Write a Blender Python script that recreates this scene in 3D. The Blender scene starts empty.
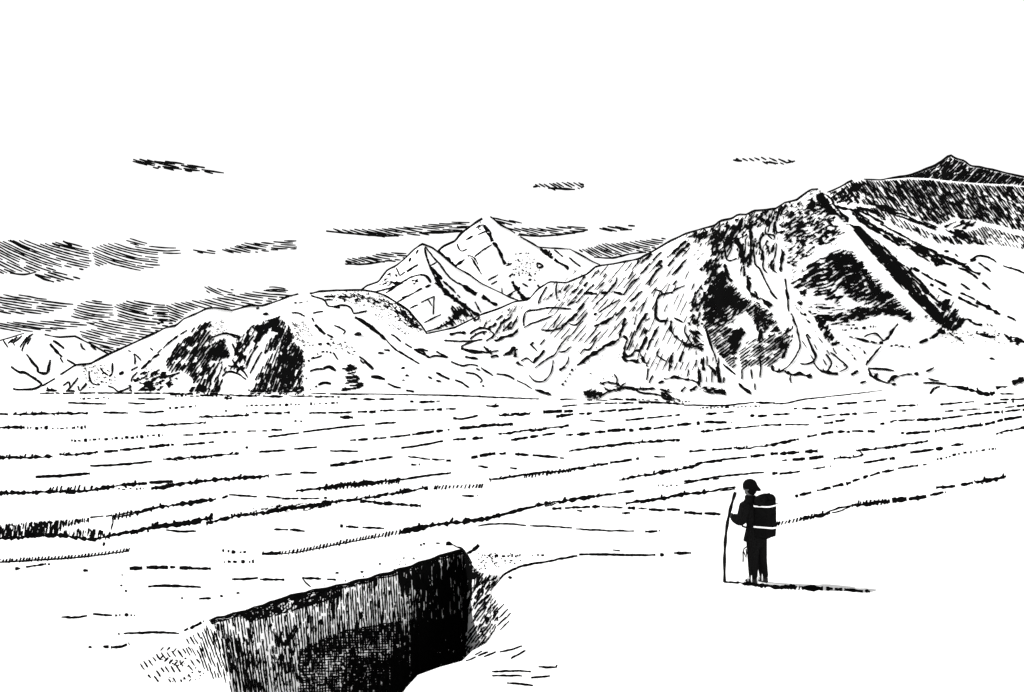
import bpy, bmesh, math, random
import numpy as np
from mathutils import Vector, Matrix
from mathutils.bvhtree import BVHTree
from mathutils.geometry import delaunay_2d_cdt

random.seed(11)
RNG = np.random.RandomState(5)
scene = bpy.context.scene
COL = scene.collection

# ------------------------------------------------------------------ camera
W, H, F, HZ, CAMH = 1024, 692, 1200.0, 384.0, 3.441
cam_d = bpy.data.cameras.new('camera')
cam = bpy.data.objects.new('camera', cam_d); COL.objects.link(cam)
cam.location = (0, 0, CAMH); cam.rotation_euler = (math.radians(90), 0, 0)
cam_d.sensor_width = 36.0; cam_d.lens = 36.0 * F / W
cam_d.shift_y = (HZ - H / 2) / W
cam_d.clip_start = 0.1; cam_d.clip_end = 60000
scene.camera = cam
ORG = Vector((0, 0, CAMH))

def P(x, y, D):                       # a point at depth D
    return Vector(((x - 512) / F * D, D, CAMH - (y - HZ) / F * D))

# ------------------------------------------------------------------ materials
def material(name, col, rough=0.9, spec=0.0, noise=0.0, scale=5.0, bump=0.0, detail=6):
    m = bpy.data.materials.new(name); m.use_nodes = True
    nt = m.node_tree; b = nt.nodes['Principled BSDF']
    b.inputs['Roughness'].default_value = rough
    b.inputs['Specular IOR Level'].default_value = spec
    tc = nt.nodes.new('ShaderNodeTexCoord')
    n = nt.nodes.new('ShaderNodeTexNoise'); n.inputs['Scale'].default_value = scale
    n.inputs['Detail'].default_value = detail
    nt.links.new(tc.outputs['Object'], n.inputs['Vector'])
    r = nt.nodes.new('ShaderNodeValToRGB')
    c0 = [max(0, c * (1 - noise)) for c in col]; c1 = [min(1, c * (1 + noise)) for c in col]
    r.color_ramp.elements[0].color = (*c0, 1); r.color_ramp.elements[1].color = (*c1, 1)
    r.color_ramp.elements[0].position = .3; r.color_ramp.elements[1].position = .7
    nt.links.new(n.outputs['Fac'], r.inputs['Fac']); nt.links.new(r.outputs['Color'], b.inputs['Base Color'])
    if bump:
        bn = nt.nodes.new('ShaderNodeBump'); bn.inputs['Strength'].default_value = bump
        nt.links.new(n.outputs['Fac'], bn.inputs['Height']); nt.links.new(bn.outputs['Normal'], b.inputs['Normal'])
    return m

SNOW = material('snow', (.975, .975, .975), noise=.01, scale=.8, bump=.05)
ICE = material('ice_wall', (.96, .96, .96), noise=.05, scale=2.5, bump=.2)
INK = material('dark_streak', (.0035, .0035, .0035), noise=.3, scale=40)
ROCK = material('dark_rock', (.006, .006, .006), noise=.5, scale=3, bump=.4)
CLOTH = material('dark_wool', (.005, .005, .005), noise=.6, scale=60, bump=.3)
CLOTH2 = material('dark_canvas', (.004, .004, .004), noise=.5, scale=90, bump=.3)
LEATHER = material('boot_leather', (.01, .01, .01), rough=.6, spec=.1, noise=.4, scale=40)
STRAPM = material('pale_strap', (.85, .85, .85), noise=.08, scale=80)
SKINM = material('skin', (.10, .10, .10), noise=.1, scale=20)
WOOD = material('dark_wood', (.006, .006, .006), noise=.5, scale=30)
GAITER = material('pale_gaiter', (.8, .8, .8), noise=.15, scale=50)

# ------------------------------------------------------------------ noise
_T = RNG.rand(256, 256)
def vnoise(x, y, o=0):
    x = np.asarray(x, float) + o * 17.3; y = np.asarray(y, float) + o * 9.7
    xi = np.floor(x).astype(int); yi = np.floor(y).astype(int)
    fx = x - xi; fy = y - yi
    fx = fx * fx * (3 - 2 * fx); fy = fy * fy * (3 - 2 * fy)
    a = _T[xi & 255, yi & 255]; b = _T[(xi + 1) & 255, yi & 255]
    c = _T[xi & 255, (yi + 1) & 255]; d = _T[(xi + 1) & 255, (yi + 1) & 255]
    return (a * (1 - fx) + b * fx) * (1 - fy) + (c * (1 - fx) + d * fx) * fy

def pts(s):
    return [tuple(float(v) for v in q.split(',')) for q in s.split()]
def curve(s):
    p = pts(s); return lambda x, p=p: np.interp(x, [q[0] for q in p], [q[1] for q in p])

# ------------------------------------------------------------------ surfaces: each one mesh, its dark markings lie in the same mesh
class Surf:
    def __init__(s, name, mat):
        s.name = name; s.mat = mat; s.v = []; s.f = []; s.iv = []; s.if_ = []; s.eps = .0004
    def tree(s):
        s.bvh = BVHTree.FromPolygons(s.v, s.f)
SURFS = []

def loft(name, x0, x1, ridge, foot, Dr, Df, step=3.0, rows=30, relief=0.0, rscale=40, back=260, pw=.95, edge=None):
    s = Surf(name, SNOW); SURFS.append(s)
    R = curve(ridge); Fo = curve(foot)
    dr = curve(Dr); df = curve(Df)
    xs = list(np.arange(x0, x1 + .01, step)); n = len(xs)
    grid = []
    s.ridge = []
    for j in range(rows + 1):
        t = j / rows; row = []
        for x in xs:
            yr = float(R(x)); yf = max(float(Fo(x)), yr + .5)
            y = yf + (yr - yf) * t
            D0 = float(df(x)); D1 = float(dr(x))
            hfac = min(1, (yf - yr) / 60)
            D = D0 + (max(D1 - D0, 5)) * t ** pw
            nz = float(vnoise(x / rscale * .7 + t * .8, t * 1.6, 3)) - .5 + .5 * (float(vnoise(x / rscale * 2.7 + t, t * 3, 5)) - .5)
            D += relief * .38 * nz * math.sin(math.pi * min(1, t * 1.02)) * hfac
            p = P(x, y, D)
            if j == rows: s.ridge.append((x, p))
            row.append(p)
        grid.append(row)
    under = []
    for p in grid[0]: under.append(Vector((p.x, p.y - 25, p.z - 25)))
    grid.insert(0, under)
    top = grid[-1]
    for k in range(1, 7):
        q = k / 6; row = []
        for p in top:
            b = Vector((p.x, p.y + back * q, p.z * (1 - q ** 1.3) - 30 * q))
            row.append(b)
        grid.append(row)
    for row in grid: s.v.extend(row)
    for j in range(len(grid) - 1):
        for i in range(n - 1):
            a = j * n + i; s.f.append((a, a + 1, a + n + 1, a + n))
    s.tree()
    return s

# ground ------------------------------------------------------------
ASY = curve('-1500,387 -300,388 50,388.5 300,389 456,391.5 540,395 640,399.5 740,399 800,397 870,387.5 925,380.2 1015,381 1300,382 2600,383')
def gz(x, Y):
    if Y <= 60: return 0.0
    px = 512 + F * x / Y
    k = (Y - 60) ** 2 / (Y + 60)
    return -(float(ASY(px)) - HZ) / F * k
RIM = pts('232,700 229,672 223,645 214,628 209,620.5 217,617 225,616.2 233,613 246,610.5 254,607 263,605 270,601.5 282,598.4 291,594.6 304,592.6 313,589.6 327,588 336,585 347,583.4 356,580 368,578.4 379,574 390,572.4 399,568.6 411,566 419,562 431,559 440,555 455,551 463,549 468,556 473,565 481,571 491,574 500,574 503,577 497,584 492,591 497,597 500,606 499,620 494,633 487,643 472,651 462,661 440,667 418,675 406,688 395,705 330,770 236,770')
def gpix(x, y): D = CAMH * F / (y - HZ); return ((x - 512) / F * D, D)
def densify(poly, n):
    out = []
    for i in range(len(poly)):
        a = Vector(poly[i]); b = Vector(poly[(i + 1) % len(poly)])
        k = max(1, int((b - a).length / n))
        for j in range(k): out.append(a.lerp(b, j / k))
    return out
rim = densify([gpix(*p) for p in RIM], .22)
def inside_poly(px, py, poly):
    px = np.asarray(px, float); py = np.asarray(py, float)
    c = np.zeros(px.shape, bool); n = len(poly); j = n - 1
    for i in range(n):
        xi, yi = poly[i][0], poly[i][1]; xj, yj = poly[j][0], poly[j][1]
        if yi != yj:
            c ^= ((yi > py) != (yj > py)) & (px < (xj - xi) * (py - yi) / (yj - yi) + xi)
        j = i
    return c
ground = Surf('snowfield', SNOW); SURFS.append(ground); ground.eps = .00012
gp = list(rim)
Y = 8.0; Ys = []
while Y < 7000: Ys.append(Y); Y *= 1.06
for Y in Ys:
    for px in list(range(-2000, -200, 150)) + list(range(-200, 1226, 16)) + list(range(1300, 3100, 150)):
        gp.append(Vector(((px - 512) / F * Y, Y)))
for x in range(-60, 61, 8):
    for y in range(-44, 5, 8): gp.append(Vector((x, y)))
arr = np.array([(p.x, p.y) for p in gp])
rp = [(p.x, p.y) for p in rim]; nr = len(rim)
ins = inside_poly(arr[:, 0], arr[:, 1], rp)
near = np.zeros(len(arr), bool)
rar = np.array(rp)
m = (arr[:, 1] < 30) & (np.abs(arr[:, 0]) < 9)
for i in np.where(m)[0]:
    near[i] = np.min(np.hypot(*(rar - arr[i]).T)) < .1
keep = ~(ins | near); keep[:nr] = True
gp = [gp[i] for i in range(len(gp)) if keep[i]]
vs, es, fs, *_ = delaunay_2d_cdt(gp, [(i, (i + 1) % nr) for i in range(nr)], [], 0, 1e-5)
cx = np.array([sum(vs[i].x for i in f) / 3 for f in fs]); cy = np.array([sum(vs[i].y for i in f) / 3 for f in fs])
hole = inside_poly(cx, cy, rp)
ground.v = [Vector((v.x, v.y, gz(v.x, v.y))) for v in vs]
ground.f = [tuple(f) for f, h in zip(fs, hole) if not h]
ground.tree()

# crevasse: walls under the rim, folded a little, and a floor
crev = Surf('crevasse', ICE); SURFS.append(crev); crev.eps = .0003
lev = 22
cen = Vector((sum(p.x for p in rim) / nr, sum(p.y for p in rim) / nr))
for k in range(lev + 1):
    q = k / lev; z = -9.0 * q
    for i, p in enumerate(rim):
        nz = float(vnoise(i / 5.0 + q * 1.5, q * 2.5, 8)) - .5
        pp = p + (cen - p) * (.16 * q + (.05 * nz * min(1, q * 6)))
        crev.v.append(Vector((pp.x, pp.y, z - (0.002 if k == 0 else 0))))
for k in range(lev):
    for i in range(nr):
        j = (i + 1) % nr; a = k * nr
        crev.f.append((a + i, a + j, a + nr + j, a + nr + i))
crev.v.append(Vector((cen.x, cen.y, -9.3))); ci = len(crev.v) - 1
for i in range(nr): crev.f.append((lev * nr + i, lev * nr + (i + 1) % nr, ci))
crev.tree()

# hills and mountains ------------------------------------------------
R_FL = '-300,352 -120,344 -40,349 0,341 11,338 23,334 33.6,331.5 44,335 59,338 75,337 87.5,343 100,350 112,357 140,375 170,392'
far_hill = loft('far_hill', -300, 170, R_FL, '-300,393 170,393', '-300,2000 170,1900', '-300,1450 170,1450', relief=40, rscale=18)
R_H1 = '40,389 44,385.5 55,379 75,365.5 90.6,364 109,354.5 134,343 160,331 165,328 176,326 184,319 196,314 207,308.6 215,308 232,310.6 249,306 263,306 281,300 289,296.5 299,294 311,294 318,292 337,290.7 363,290.4 374,292 386,296 395,301.6 408,310 421,325 427,334 440,342 470,353 500,365 530,383 552,397'
left_hill = loft('snow_hill', 40, 552, R_H1, '40,394 300,395 456,397 552,402', '40,960 300,1125 385,1125 427,1030 552,965', '40,940 300,900 552,930', relief=14, rscale=26)
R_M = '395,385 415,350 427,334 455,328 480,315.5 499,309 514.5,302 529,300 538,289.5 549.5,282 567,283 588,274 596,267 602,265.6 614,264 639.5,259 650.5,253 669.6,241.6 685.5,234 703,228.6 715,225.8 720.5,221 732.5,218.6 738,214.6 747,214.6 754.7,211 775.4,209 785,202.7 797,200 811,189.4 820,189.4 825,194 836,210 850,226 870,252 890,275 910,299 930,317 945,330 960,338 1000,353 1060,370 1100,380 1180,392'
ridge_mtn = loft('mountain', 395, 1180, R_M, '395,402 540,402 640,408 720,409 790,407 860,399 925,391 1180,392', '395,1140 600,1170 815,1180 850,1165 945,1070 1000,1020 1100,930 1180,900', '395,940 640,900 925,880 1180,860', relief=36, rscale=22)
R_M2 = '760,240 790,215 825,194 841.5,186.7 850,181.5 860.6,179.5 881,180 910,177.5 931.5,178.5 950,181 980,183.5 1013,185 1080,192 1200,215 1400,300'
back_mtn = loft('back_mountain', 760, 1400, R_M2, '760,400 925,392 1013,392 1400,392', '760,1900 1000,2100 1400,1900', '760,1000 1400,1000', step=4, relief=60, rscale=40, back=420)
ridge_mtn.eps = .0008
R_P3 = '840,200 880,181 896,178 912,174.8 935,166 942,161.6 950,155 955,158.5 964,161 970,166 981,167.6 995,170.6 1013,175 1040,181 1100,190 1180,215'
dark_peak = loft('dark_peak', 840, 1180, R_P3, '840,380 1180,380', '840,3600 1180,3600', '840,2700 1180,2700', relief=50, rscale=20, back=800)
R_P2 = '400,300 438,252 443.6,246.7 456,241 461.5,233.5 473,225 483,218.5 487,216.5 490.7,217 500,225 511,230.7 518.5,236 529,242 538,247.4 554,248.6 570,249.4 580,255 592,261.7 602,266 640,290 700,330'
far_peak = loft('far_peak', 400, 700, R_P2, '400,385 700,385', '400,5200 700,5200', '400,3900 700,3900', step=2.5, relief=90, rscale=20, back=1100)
R_P1 = '340,306 360,291.5 367.5,286 379,282 388,270 396,266.4 405,259 414.5,249.5 422,244.4 431.4,247.6 441,255 454,266.4 469,275 480,283 490,288 500,292.7 510,298 525,303 560,320'
near_peak = loft('near_peak', 340, 560, R_P1, '340,385 560,385', '340,3600 560,3600', '340,2700 560,2700', step=2.5, relief=60, rscale=20, back=600)

allv, allf, owner = [], [], []
for k, s in enumerate(SURFS):
    o = len(allv); allv += s.v
    for f in s.f: allf.append(tuple(i + o for i in f)); owner.append(k)
ALL = BVHTree.FromPolygons(allv, allf)

def ray(x, y): return Vector(((x - 512) / F, 1.0, -(y - HZ) / F)).normalized()
def pick(x, y):
    h = ALL.ray_cast(ORG, ray(x, y))
    return None if h[0] is None else SURFS[owner[h[2]]]
def put(s, x, y):
    d = ray(x, y)
    h = s.bvh.ray_cast(ORG, d)
    if h[0] is None:
        if s is ground and y > 470: return ORG + d * (-CAMH / d.z)      # the overhanging lip of the snow
        return None
    n = h[1]
    if n.dot(d) > 0: n = -n
    return h[0] + n * (s.eps * h[3])
def quadstrip(s, L, R):
    """ribbon between two pixel polylines laid on surface s"""
    prev = None
    for a, b in zip(L, R):
        pa = put(s, *a); pb = put(s, *b)
        if pa is None or pb is None: prev = None; continue
        i = len(s.iv); s.iv += [pa, pb]
        if prev is not None and abs((s.iv[prev] - pa).length) < .25 * pa.y + 2:
            s.if_.append((prev, prev + 1, i + 1, i))
        prev = i

def resample(p, step):
    if len(p) == 1: return p
    q = [p[0]] + list(p) + [p[-1]]
    out = []
    for i in range(1, len(q) - 2):
        p0, p1, p2, p3 = (np.array(q[i + k - 1]) for k in range(4))
        n = max(1, int(np.linalg.norm(p2 - p1) / step))
        for j in range(n):
            t = j / n
            out.append(.5 * ((2 * p1) + (-p0 + p2) * t + (2 * p0 - 5 * p1 + 4 * p2 - p3) * t * t + (-p0 + 3 * p1 - 3 * p2 + p3) * t ** 3))
    out.append(np.array(p[-1]))
    return [tuple(o) for o in out]

def ribbon(p, w, surf=None, taper=.5, wob=.3, rough=.3):
    if len(p) < 2: return
    if surf is None:
        m = p[len(p) // 2]; surf = pick(*m) or pick(m[0], m[1] + 2)
        if surf is None: return
    w *= 1.1 if surf is ground else 1.12
    n = len(p); L = []; R = []
    o = random.random() * 100
    for i, (x, y) in enumerate(p):
        a = p[max(0, i - 1)]; b = p[min(n - 1, i + 1)]
        dx, dy = b[0] - a[0], b[1] - a[1]; l = math.hypot(dx, dy) or 1
        nx, ny = -dy / l, dx / l
        t = i / (n - 1)
        ww = w * (1 - taper + taper * math.sin(math.pi * (.08 + .84 * t)) ** .7)
        ww *= 1 + rough * 2 * (float(vnoise(i * .8 + o, o)) - .5)
        j = wob * 2 * (float(vnoise(i * .5 + o, o + 40)) - .5)
        L.append((x + nx * (ww / 2 + j), y + ny * (ww / 2 + j))); R.append((x - nx * (ww / 2 - j), y - ny * (ww / 2 - j)))
    quadstrip(surf, L, R)

def dot(x, y, r, surf=None):
    surf = surf or pick(x, y)
    if surf is None: return
    a = random.uniform(0, 3); n = 6; ps = []
    for k in range(n):
        t = a + k * 2 * math.pi / n; q = r * random.uniform(.75, 1.2)
        p = put(surf, x + q * 1.15 * math.cos(t), y + q * .9 * math.sin(t))
        if p is None: return
        ps.append(p)
    i = len(surf.iv); surf.iv += ps; surf.if_.append(tuple(range(i, i + n)))

def S(data, w=1.5, style='line', surf=None):
    for d in data.split('|'):
        p = pts(d)
        if len(p) == 1: dot(p[0][0], p[0][1], w, surf); continue
        p = resample(p, 1.6)
        if style == 'line': ribbon(p, w, surf)
        elif style == 'rough': 
            ribbon(p, w, surf, taper=.35, wob=.7, rough=.75)
            i = 0
            while i < len(p) - 2:
                if random.random() < .25:
                    x, y = p[i]; ribbon(resample([(x, y + .5), (x + random.uniform(-2, 3), y - random.uniform(-1, 1.4) * w)], 1.2), w * .6, surf)
                i += 1
        elif style in ('dash', 'dot', 'ladder'):
            i = 0
            while i < len(p) - 1:
                if style == 'dash': on, off = random.randint(3, 14), random.choice((1, 1, 2, 3))
                elif style == 'dot': on, off = random.randint(1, 2), random.randint(1, 2)
                else: on, off = 1, 1
                if style == 'ladder':
                    x, y = p[i]; h = w * random.uniform(.7, 1.3)
                    ribbon([(x - .8, y + h * .65), (x, y), (x + .9, y - h * .65)], random.uniform(1.3, 2.0), surf, taper=.2)
                else:
                    jy = random.uniform(-.5, .5)
                    ribbon([(x, y + jy) for x, y in p[i:i + on + 1]], w * random.uniform(.85, 1.5), surf, taper=.4, rough=.5)
                i += on + off

def fill(poly, d, ang=0, ln=6, wd=1.6, soft=3.0, pitch=.8, surf=None, seed=None, cross=0):
    p = pts(poly) if isinstance(poly, str) else poly
    A = np.array(p); x0, y0 = A.min(0); x1, y1 = A.max(0)
    sx = .4
    X, Yg = np.meshgrid(np.arange(x0, x1, sx), np.arange(y0, y1, pitch))
    M = inside_poly(X, Yg, p)
    if not M.any(): return
    o = (seed if seed is not None else random.random() * 50)
    ln = 1.2 + ln * .62; wd = .45 + wd * .5
    def fld(an, o):
        c, s_ = math.cos(math.radians(an)), -math.sin(math.radians(an))
        U = X * c + Yg * s_; V = -X * s_ + Yg * c
        V = V + 3.0 * (vnoise(X / 14, Yg / 14, o) - .5)
        return vnoise(U / ln, V / wd, o) * .75 + .3 * vnoise(U / ln * 2.1, V / wd * 1.9, o + 3) + .24 * (vnoise(X / 9, Yg / 9, o + 6) - .5)
    N = fld(ang, o)
    if cross: N = np.minimum(N, fld(ang + 90, o + 2) + (1 - cross) * .5)
    if soft:
        dm = np.full(X.shape, 1e9)
        for i in range(len(p)):
            a = np.array(p[i]); b = np.array(p[(i + 1) % len(p)]); e = b - a; l2 = (e ** 2).sum() or 1
            t = np.clip(((X - a[0]) * e[0] + (Yg - a[1]) * e[1]) / l2, 0, 1)
            dm = np.minimum(dm, np.hypot(X - a[0] - t * e[0], Yg - a[1] - t * e[1]))
        N = N + .35 * np.exp(-dm / soft)
    thr = np.quantile(N[M], d)
    K = M & (N <= thr)
    for r in range(K.shape[0]):
        row = K[r]; y = y0 + r * pitch; i = 0; n = len(row)
        while i < n:
            if not row[i]: i += 1; continue
            j = i
            while j < n and row[j]: j += 1
            if j - i >= 2:
                a = x0 + i * sx; b = x0 + j * sx
                k = max(1, int((b - a) / 2.5)); xs = [a + (b - a) * q / k for q in range(k + 1)]
                for q in range(k):
                    sf = surf or pick((xs[q] + xs[q + 1]) / 2, y)
                    if sf is not None:
                        quadstrip(sf, [(x, y - pitch * .52) for x in xs[q:q + 2]], [(x, y + pitch * .52) for x in xs[q:q + 2]])
            i = j

def hatch_lines(p, ang, spacing, bend=0.0, seg=(20, 50), gap=(2, 5), jit=.4):
    """family of gently bent lines clipped to polygon p, in pixels"""
    A = np.array(p); c = A.mean(0)
    ca, sa = math.cos(math.radians(ang)), -math.sin(math.radians(ang))
    rad = np.max(np.hypot(*(A - c).T)) + 5
    out = []; v = -rad
    while v < rad:
        us = np.arange(-rad, rad, 1.5)
        off = bend * (us / rad) ** 2 * rad
        jj = jit * 2 * (vnoise(us / 12, np.full(us.shape, v), 2) - .5)
        vv = v + off + jj
        xs = c[0] + us * ca - vv * sa; ys = c[1] + us * sa + vv * ca
        m = inside_poly(xs, ys, p)
        i = 0
        while i < len(us):
            if not m[i]: i += 1; continue
            j = i; L = random.uniform(*seg) / 1.5
            while j < len(us) and m[j] and j - i < L: j += 1
            if j - i > 2: out.append(list(zip(xs[i:j], ys[i:j])))
            i = j + int(random.uniform(*gap) / 1.5)
        v += spacing * random.uniform(.85, 1.15)
    return out
def hatch(poly, ang, spacing=3, w=1.4, surf=None, **k):
    p = pts(poly) if isinstance(poly, str) else poly
    for l in hatch_lines(p, ang, spacing, **k): ribbon(l, w * random.uniform(.8, 1.2), surf)
def stipple(poly, n, r=(.5, .9), surf=None):
    p = pts(poly); A = np.array(p); k = 0
    while k < n:
        x = random.uniform(A[:, 0].min(), A[:, 0].max()); y = random.uniform(A[:, 1].min(), A[:, 1].max())
        k += 1
        if inside_poly(np.array([x]), np.array([y]), p)[0]: dot(x, y, random.uniform(*r), surf)

def tube_into(V, Fc, P3, rad, n=5):
    base = len(V); m = len(P3)
    for i, p in enumerate(P3):
        t = (P3[min(m - 1, i + 1)] - P3[max(0, i - 1)]).normalized()
        u = t.cross(Vector((.13, .27, .95))).normalized(); w = t.cross(u)
        r = rad[i] if hasattr(rad, '__len__') else rad
        for k in range(n):
            a = 2 * math.pi * k / n; V.append(p + u * (r * math.cos(a)) + w * (r * math.sin(a)))
    for i in range(m - 1):
        for k in range(n):
            a = base + i * n + k; b = base + i * n + (k + 1) % n
            Fc.append((a, b, b + n, a + n))
    Fc.append(tuple(base + k for k in range(n))[::-1]); Fc.append(tuple(base + (m - 1) * n + k for k in range(n)))

def crest(s, x0, x1, w=1.4, gaps=()):
    """dark crest line along the true ridge of a hill"""
    w *= 1.5
    run = []; o = random.random() * 50
    def flush(run):
        if len(run) > 1:
            R_ = [w * .5 * p.y / F * (.6 + .8 * float(vnoise(i * .45 + o, o))) for i, (x, p) in enumerate(run)]
            tube_into(s.iv, s.if_, [p for x, p in run], R_)
    for x, p in s.ridge:
        ok = x0 <= x <= x1 and not any(a < x < b for a, b in gaps)
        if ok: run.append((x, p))
        else: flush(run); run = []
    flush(run)

# ================================================================== markings
# ---- crest lines
crest(far_hill, -300, 26, 1.5); crest(far_hill, 44, 112, 1.8)
crest(left_hill, 42, 299, 2.0, gaps=((57, 60), (268, 271))); crest(left_hill, 308, 427, 2.0)
crest(ridge_mtn, 427, 820, 1.7, gaps=((500, 503),))
crest(back_mtn, 825, 852, 1.8, gaps=((846, 848),)); crest(back_mtn, 864, 884, 1.6)
crest(dark_peak, 870, 1180, 2.0)
crest(far_peak, 430, 483, 2.2); crest(far_peak, 490, 602, 1.6, gaps=((515, 518),))
crest(near_peak, 360, 525, 1.9)

# ---- far hill (left edge)
S('11,367 19,372.5 25,373 39,382 42,386|26.5,354.5 33.6,364 37.5,368 37.5,372.5|37.5,372.5 45,374 48,371 50,360|13,389 20,390.5 34,389 42,385', 2.4, surf=far_hill)
S('53,341 58,344 64,349|67,360 75,365', 2.2, surf=far_hill)
S('50,344 55,350 62,357', 2.0, 'dash', far_hill)
S('80.5,343.6 82,348 85,350|88,344 96,350|60,358 63,363', 1.6, surf=far_hill)
S('30,336 24,346 22,352|27,337 20,348|31,338 27,345|33,334 28,338|22,336 14,343|18,336 11,343|13,339 8,344|11,340 15,346|2,338 8,348|-12,342 -4,352', 1.5, surf=far_hill)
# ---- snow hill, left
S('62,370 50,378 44,384|72,366 66,369', 2.0, 'dash', left_hill)
S('75,367 65,372|78,378 72,386 67,391|63,386 69,382 70,388|78,386 80,391 87,384|82,389 86,383|89,371 89,377 92,383.5 100,385|100,368 104,373 108,375.6|112.5,363 112.5,369 112,374|112,374 109,377|108,386.6 113,388 119,392 130,388|134,354 135,360 135,365|134,354 138,357 141,361|137.5,372.5 133,377 131,382|150,348 153,351|128,351 131,352', 1.7)
S('119,375 124,373|131,371 138,367|47,391 60,391|66,392 75,392|85,393 120,393', 1.9, 'dash')
S('145,366 154,358 159,354', 1.8, 'rough')
S('187,330 170,342 157,354.7|150,360 145,365.6 140,370', 1.7, 'dash')
stipple('82,365 105,366 118,380 100,390 84,388', 70)
fill('44,384 50,386 60,392 46,392', .5, 30, 3, 1.6)
fill('126,384 140,370 158,366 168,372 178,378 176,386 164,390 160,395 144,394 128,392', .40, 20, 4, 2.2, seed=3)
fill('165,362 178,343 190,335 194,328 205,322 212,321 211,333 216,340 225,338 228,350 231,358 222,360 213,366 205,376 196,384 190,378 180,372 168,374', .46, 55, 9, 1.4, seed=7)
hatch('165,362 178,343 190,335 194,328 205,322 212,321 211,333 216,340 225,338 228,350 231,358 222,360 213,366 205,376 196,384 190,378 180,372 168,374', 56, 2.7, 1.4, seg=(6, 18), gap=(2, 4))
fill('205,350 222,340 228,349 230,357 216,361 204,360', .7, 50, 6, 1.6, seed=9)
fill('194,378 204,366 213,362 222,361 228,370 225,380 220,395 210,397 196,394 184,393', .50, 65, 9, 2.4, seed=15)
fill('226,336 240,334 246,330 250,326 262,324 258,334 252,340 248,352 242,358 234,360 228,358 236,348 240,338', .34, 60, 6, 2.0, seed=21)
fill('252,328 262,322 272,320 280,317 279,326 270,333 262,342 256,352 250,366 246,372 243,366 250,346', .42, 62, 14, 2.6, seed=23)
fill('262,322 278,317 281,324 276,333 269,330 262,334', .8, 35, 8, 2.2, seed=25)
fill('276,330 281,319 288,325 293,333 296,343 304,352 305,364 303,380 304,391 296,393 284,391 279,380 276,366 279,350 268,352 262,360 266,345', .76, 65, 5, 1.1, soft=3, seed=27)
fill('252,392 256,378 262,366 272,354 281,346 284,366 286,392 270,394', .42, 68, 8, 1.5, seed=29)
hatch('252,392 256,378 262,366 272,354 281,346 284,366 286,392 270,394', 70, 2.5, 1.3, seg=(6, 16), gap=(1.5, 3))
fill('248,390 304,386 304,395 248,396', .55, 20, 4, 1.8, seed=30)
fill('228,338 240,334 250,332 250,350 246,372 236,376 228,366 232,352', .26, 62, 6, 1.6, seed=120)
S('230,370 238,360 243,348|236,374 241,366|246,366 252,354 258,346|250,374 256,362 262,352|244,352 249,342 254,336|232,344 236,352', 1.7)
S('212,338 222,334 228,334 236,338 240,336|226,334 238,336|228,366 238,368 244,372 248,378|222,377 228,372 238,374 246,380|180,373 164,378|184,394 170,395|232,360 240,370|280,316 274,322 266,325|252,326 256,330 262,325', 1.8)
stipple('292,322 306,322 313,334 304,350 296,340', 110, (.5, .8))
stipple('208,326 222,320 228,330 218,338 210,336', 60, (.4, .7))
stipple('330,338 354,342 356,356 330,350', 40)
S('256,309 263,306.5 272,303', 2)
S('291.5,313 298,313.5 305,316.5|313,313.5 318,312.5 323,312|311,296 323.6,300 328,306 334,307|334,307 340,305.5 346,306 351,308.6 353,313|353,314 360,312.5 367,311|312,318 314,322|334,326 341,328.5 345,332 343,334.6|327,335 333,338|347,352 350,354|363.5,362 373,370|359,357 366,362 373.5,369|360,360 364,364', 1.7)
S('334,307 340,307.6|315,325 325,334.6|323.6,369 329,367 336,371', 3)
S('310,372 316,369.5 324,369.5|318,385 325,383 331,384', 2.2)
S('294,303.5 309,301.5|309,346 320,344 331,344.5|308,362 318,354 326,352 334,354|306,380 309,375|310,390 320,386', 1.4, 'dot')
S('313,359 322,356|333,353 338,360|311,393 326,393.6|330,394 365,394.5', 1.7)
fill('349,363 355,366 358,368 356,374 362,381 365,388 352,392 340,392 341,388 346,381 344,378 347,372 341,369', .6, 3, 14, 1.5, soft=1.5, seed=31)
S('371,377 378,377.5 385,379.5', 3); S('387.6,384 395,387 401,388|406,390.5 414,392|378,353.5 384,353.5|384,350 390,351|428,377 432,379|436,381 441,382', 1.9)
fill('330,293 365,291.5 386,297 400,307 412,317 424,331 424,334.5 410,330 398,322 388,313 376,308 360,305 345,303 330,300', .16, -30, 3.5, 1.2, seed=33)
stipple('326,292.5 365,291.5 386,297 400,305 412,313 426,333 424,335 408,328 396,320 386,312 374,308 360,305 345,303 330,300', 420, (.45, .8))
fill('384,303 396,303 408,312 420,325 425,333 412,329 398,318 388,311', .40, -38, 3, 1.2, seed=34)
stipple('384,302 396,303 408,312 422,325 426,334 412,330 398,320 388,312', 160, (.5, .9))
fill('350,295 386,299 394,305 372,305 352,300', .3, -10, 3, 1.2, seed=35)
stipple('362,312 384,313 404,326 412,338 396,330 378,322', 90, (.4, .7))
stipple('352,304 386,309 410,326 424,337 400,332 372,316', 150, (.4, .75))
S('324,297.5 340,297 352,298|325,300 333,300', 1.4, 'dash')
S('354.7,317.6 363,322 374,330 385.7,340', 3.4); S('386,340 396,350 406,356 419.5,364.5|399,351 403,354 408,358', 1.8)
S('391,335 394,336 401,342|405,344 412,348|414,349.5 422,351 428,357.5 436,356 446,358 448,357|414,349.5 422,354 429,357|436,352 442,355 447,357|451,361.7 457,364.5 462.7,366.4 470,365 478,366|418,349 428,351|455,380.5 462,383 469,388|465.5,373 474,374 479.6,377.6 482,381 480,383|481,368 487,372 493,376|496.5,374 503,375 510,377 514,380|476,369 480,371', 1.8)
S('436,373 443,376.5 449.5,379.5|482,386 484,387', 2.5)
S('517,381 527,386 533,390|535,391 545,394 551,396|465,357 478,358.5', 1.7, 'dash')
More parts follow.
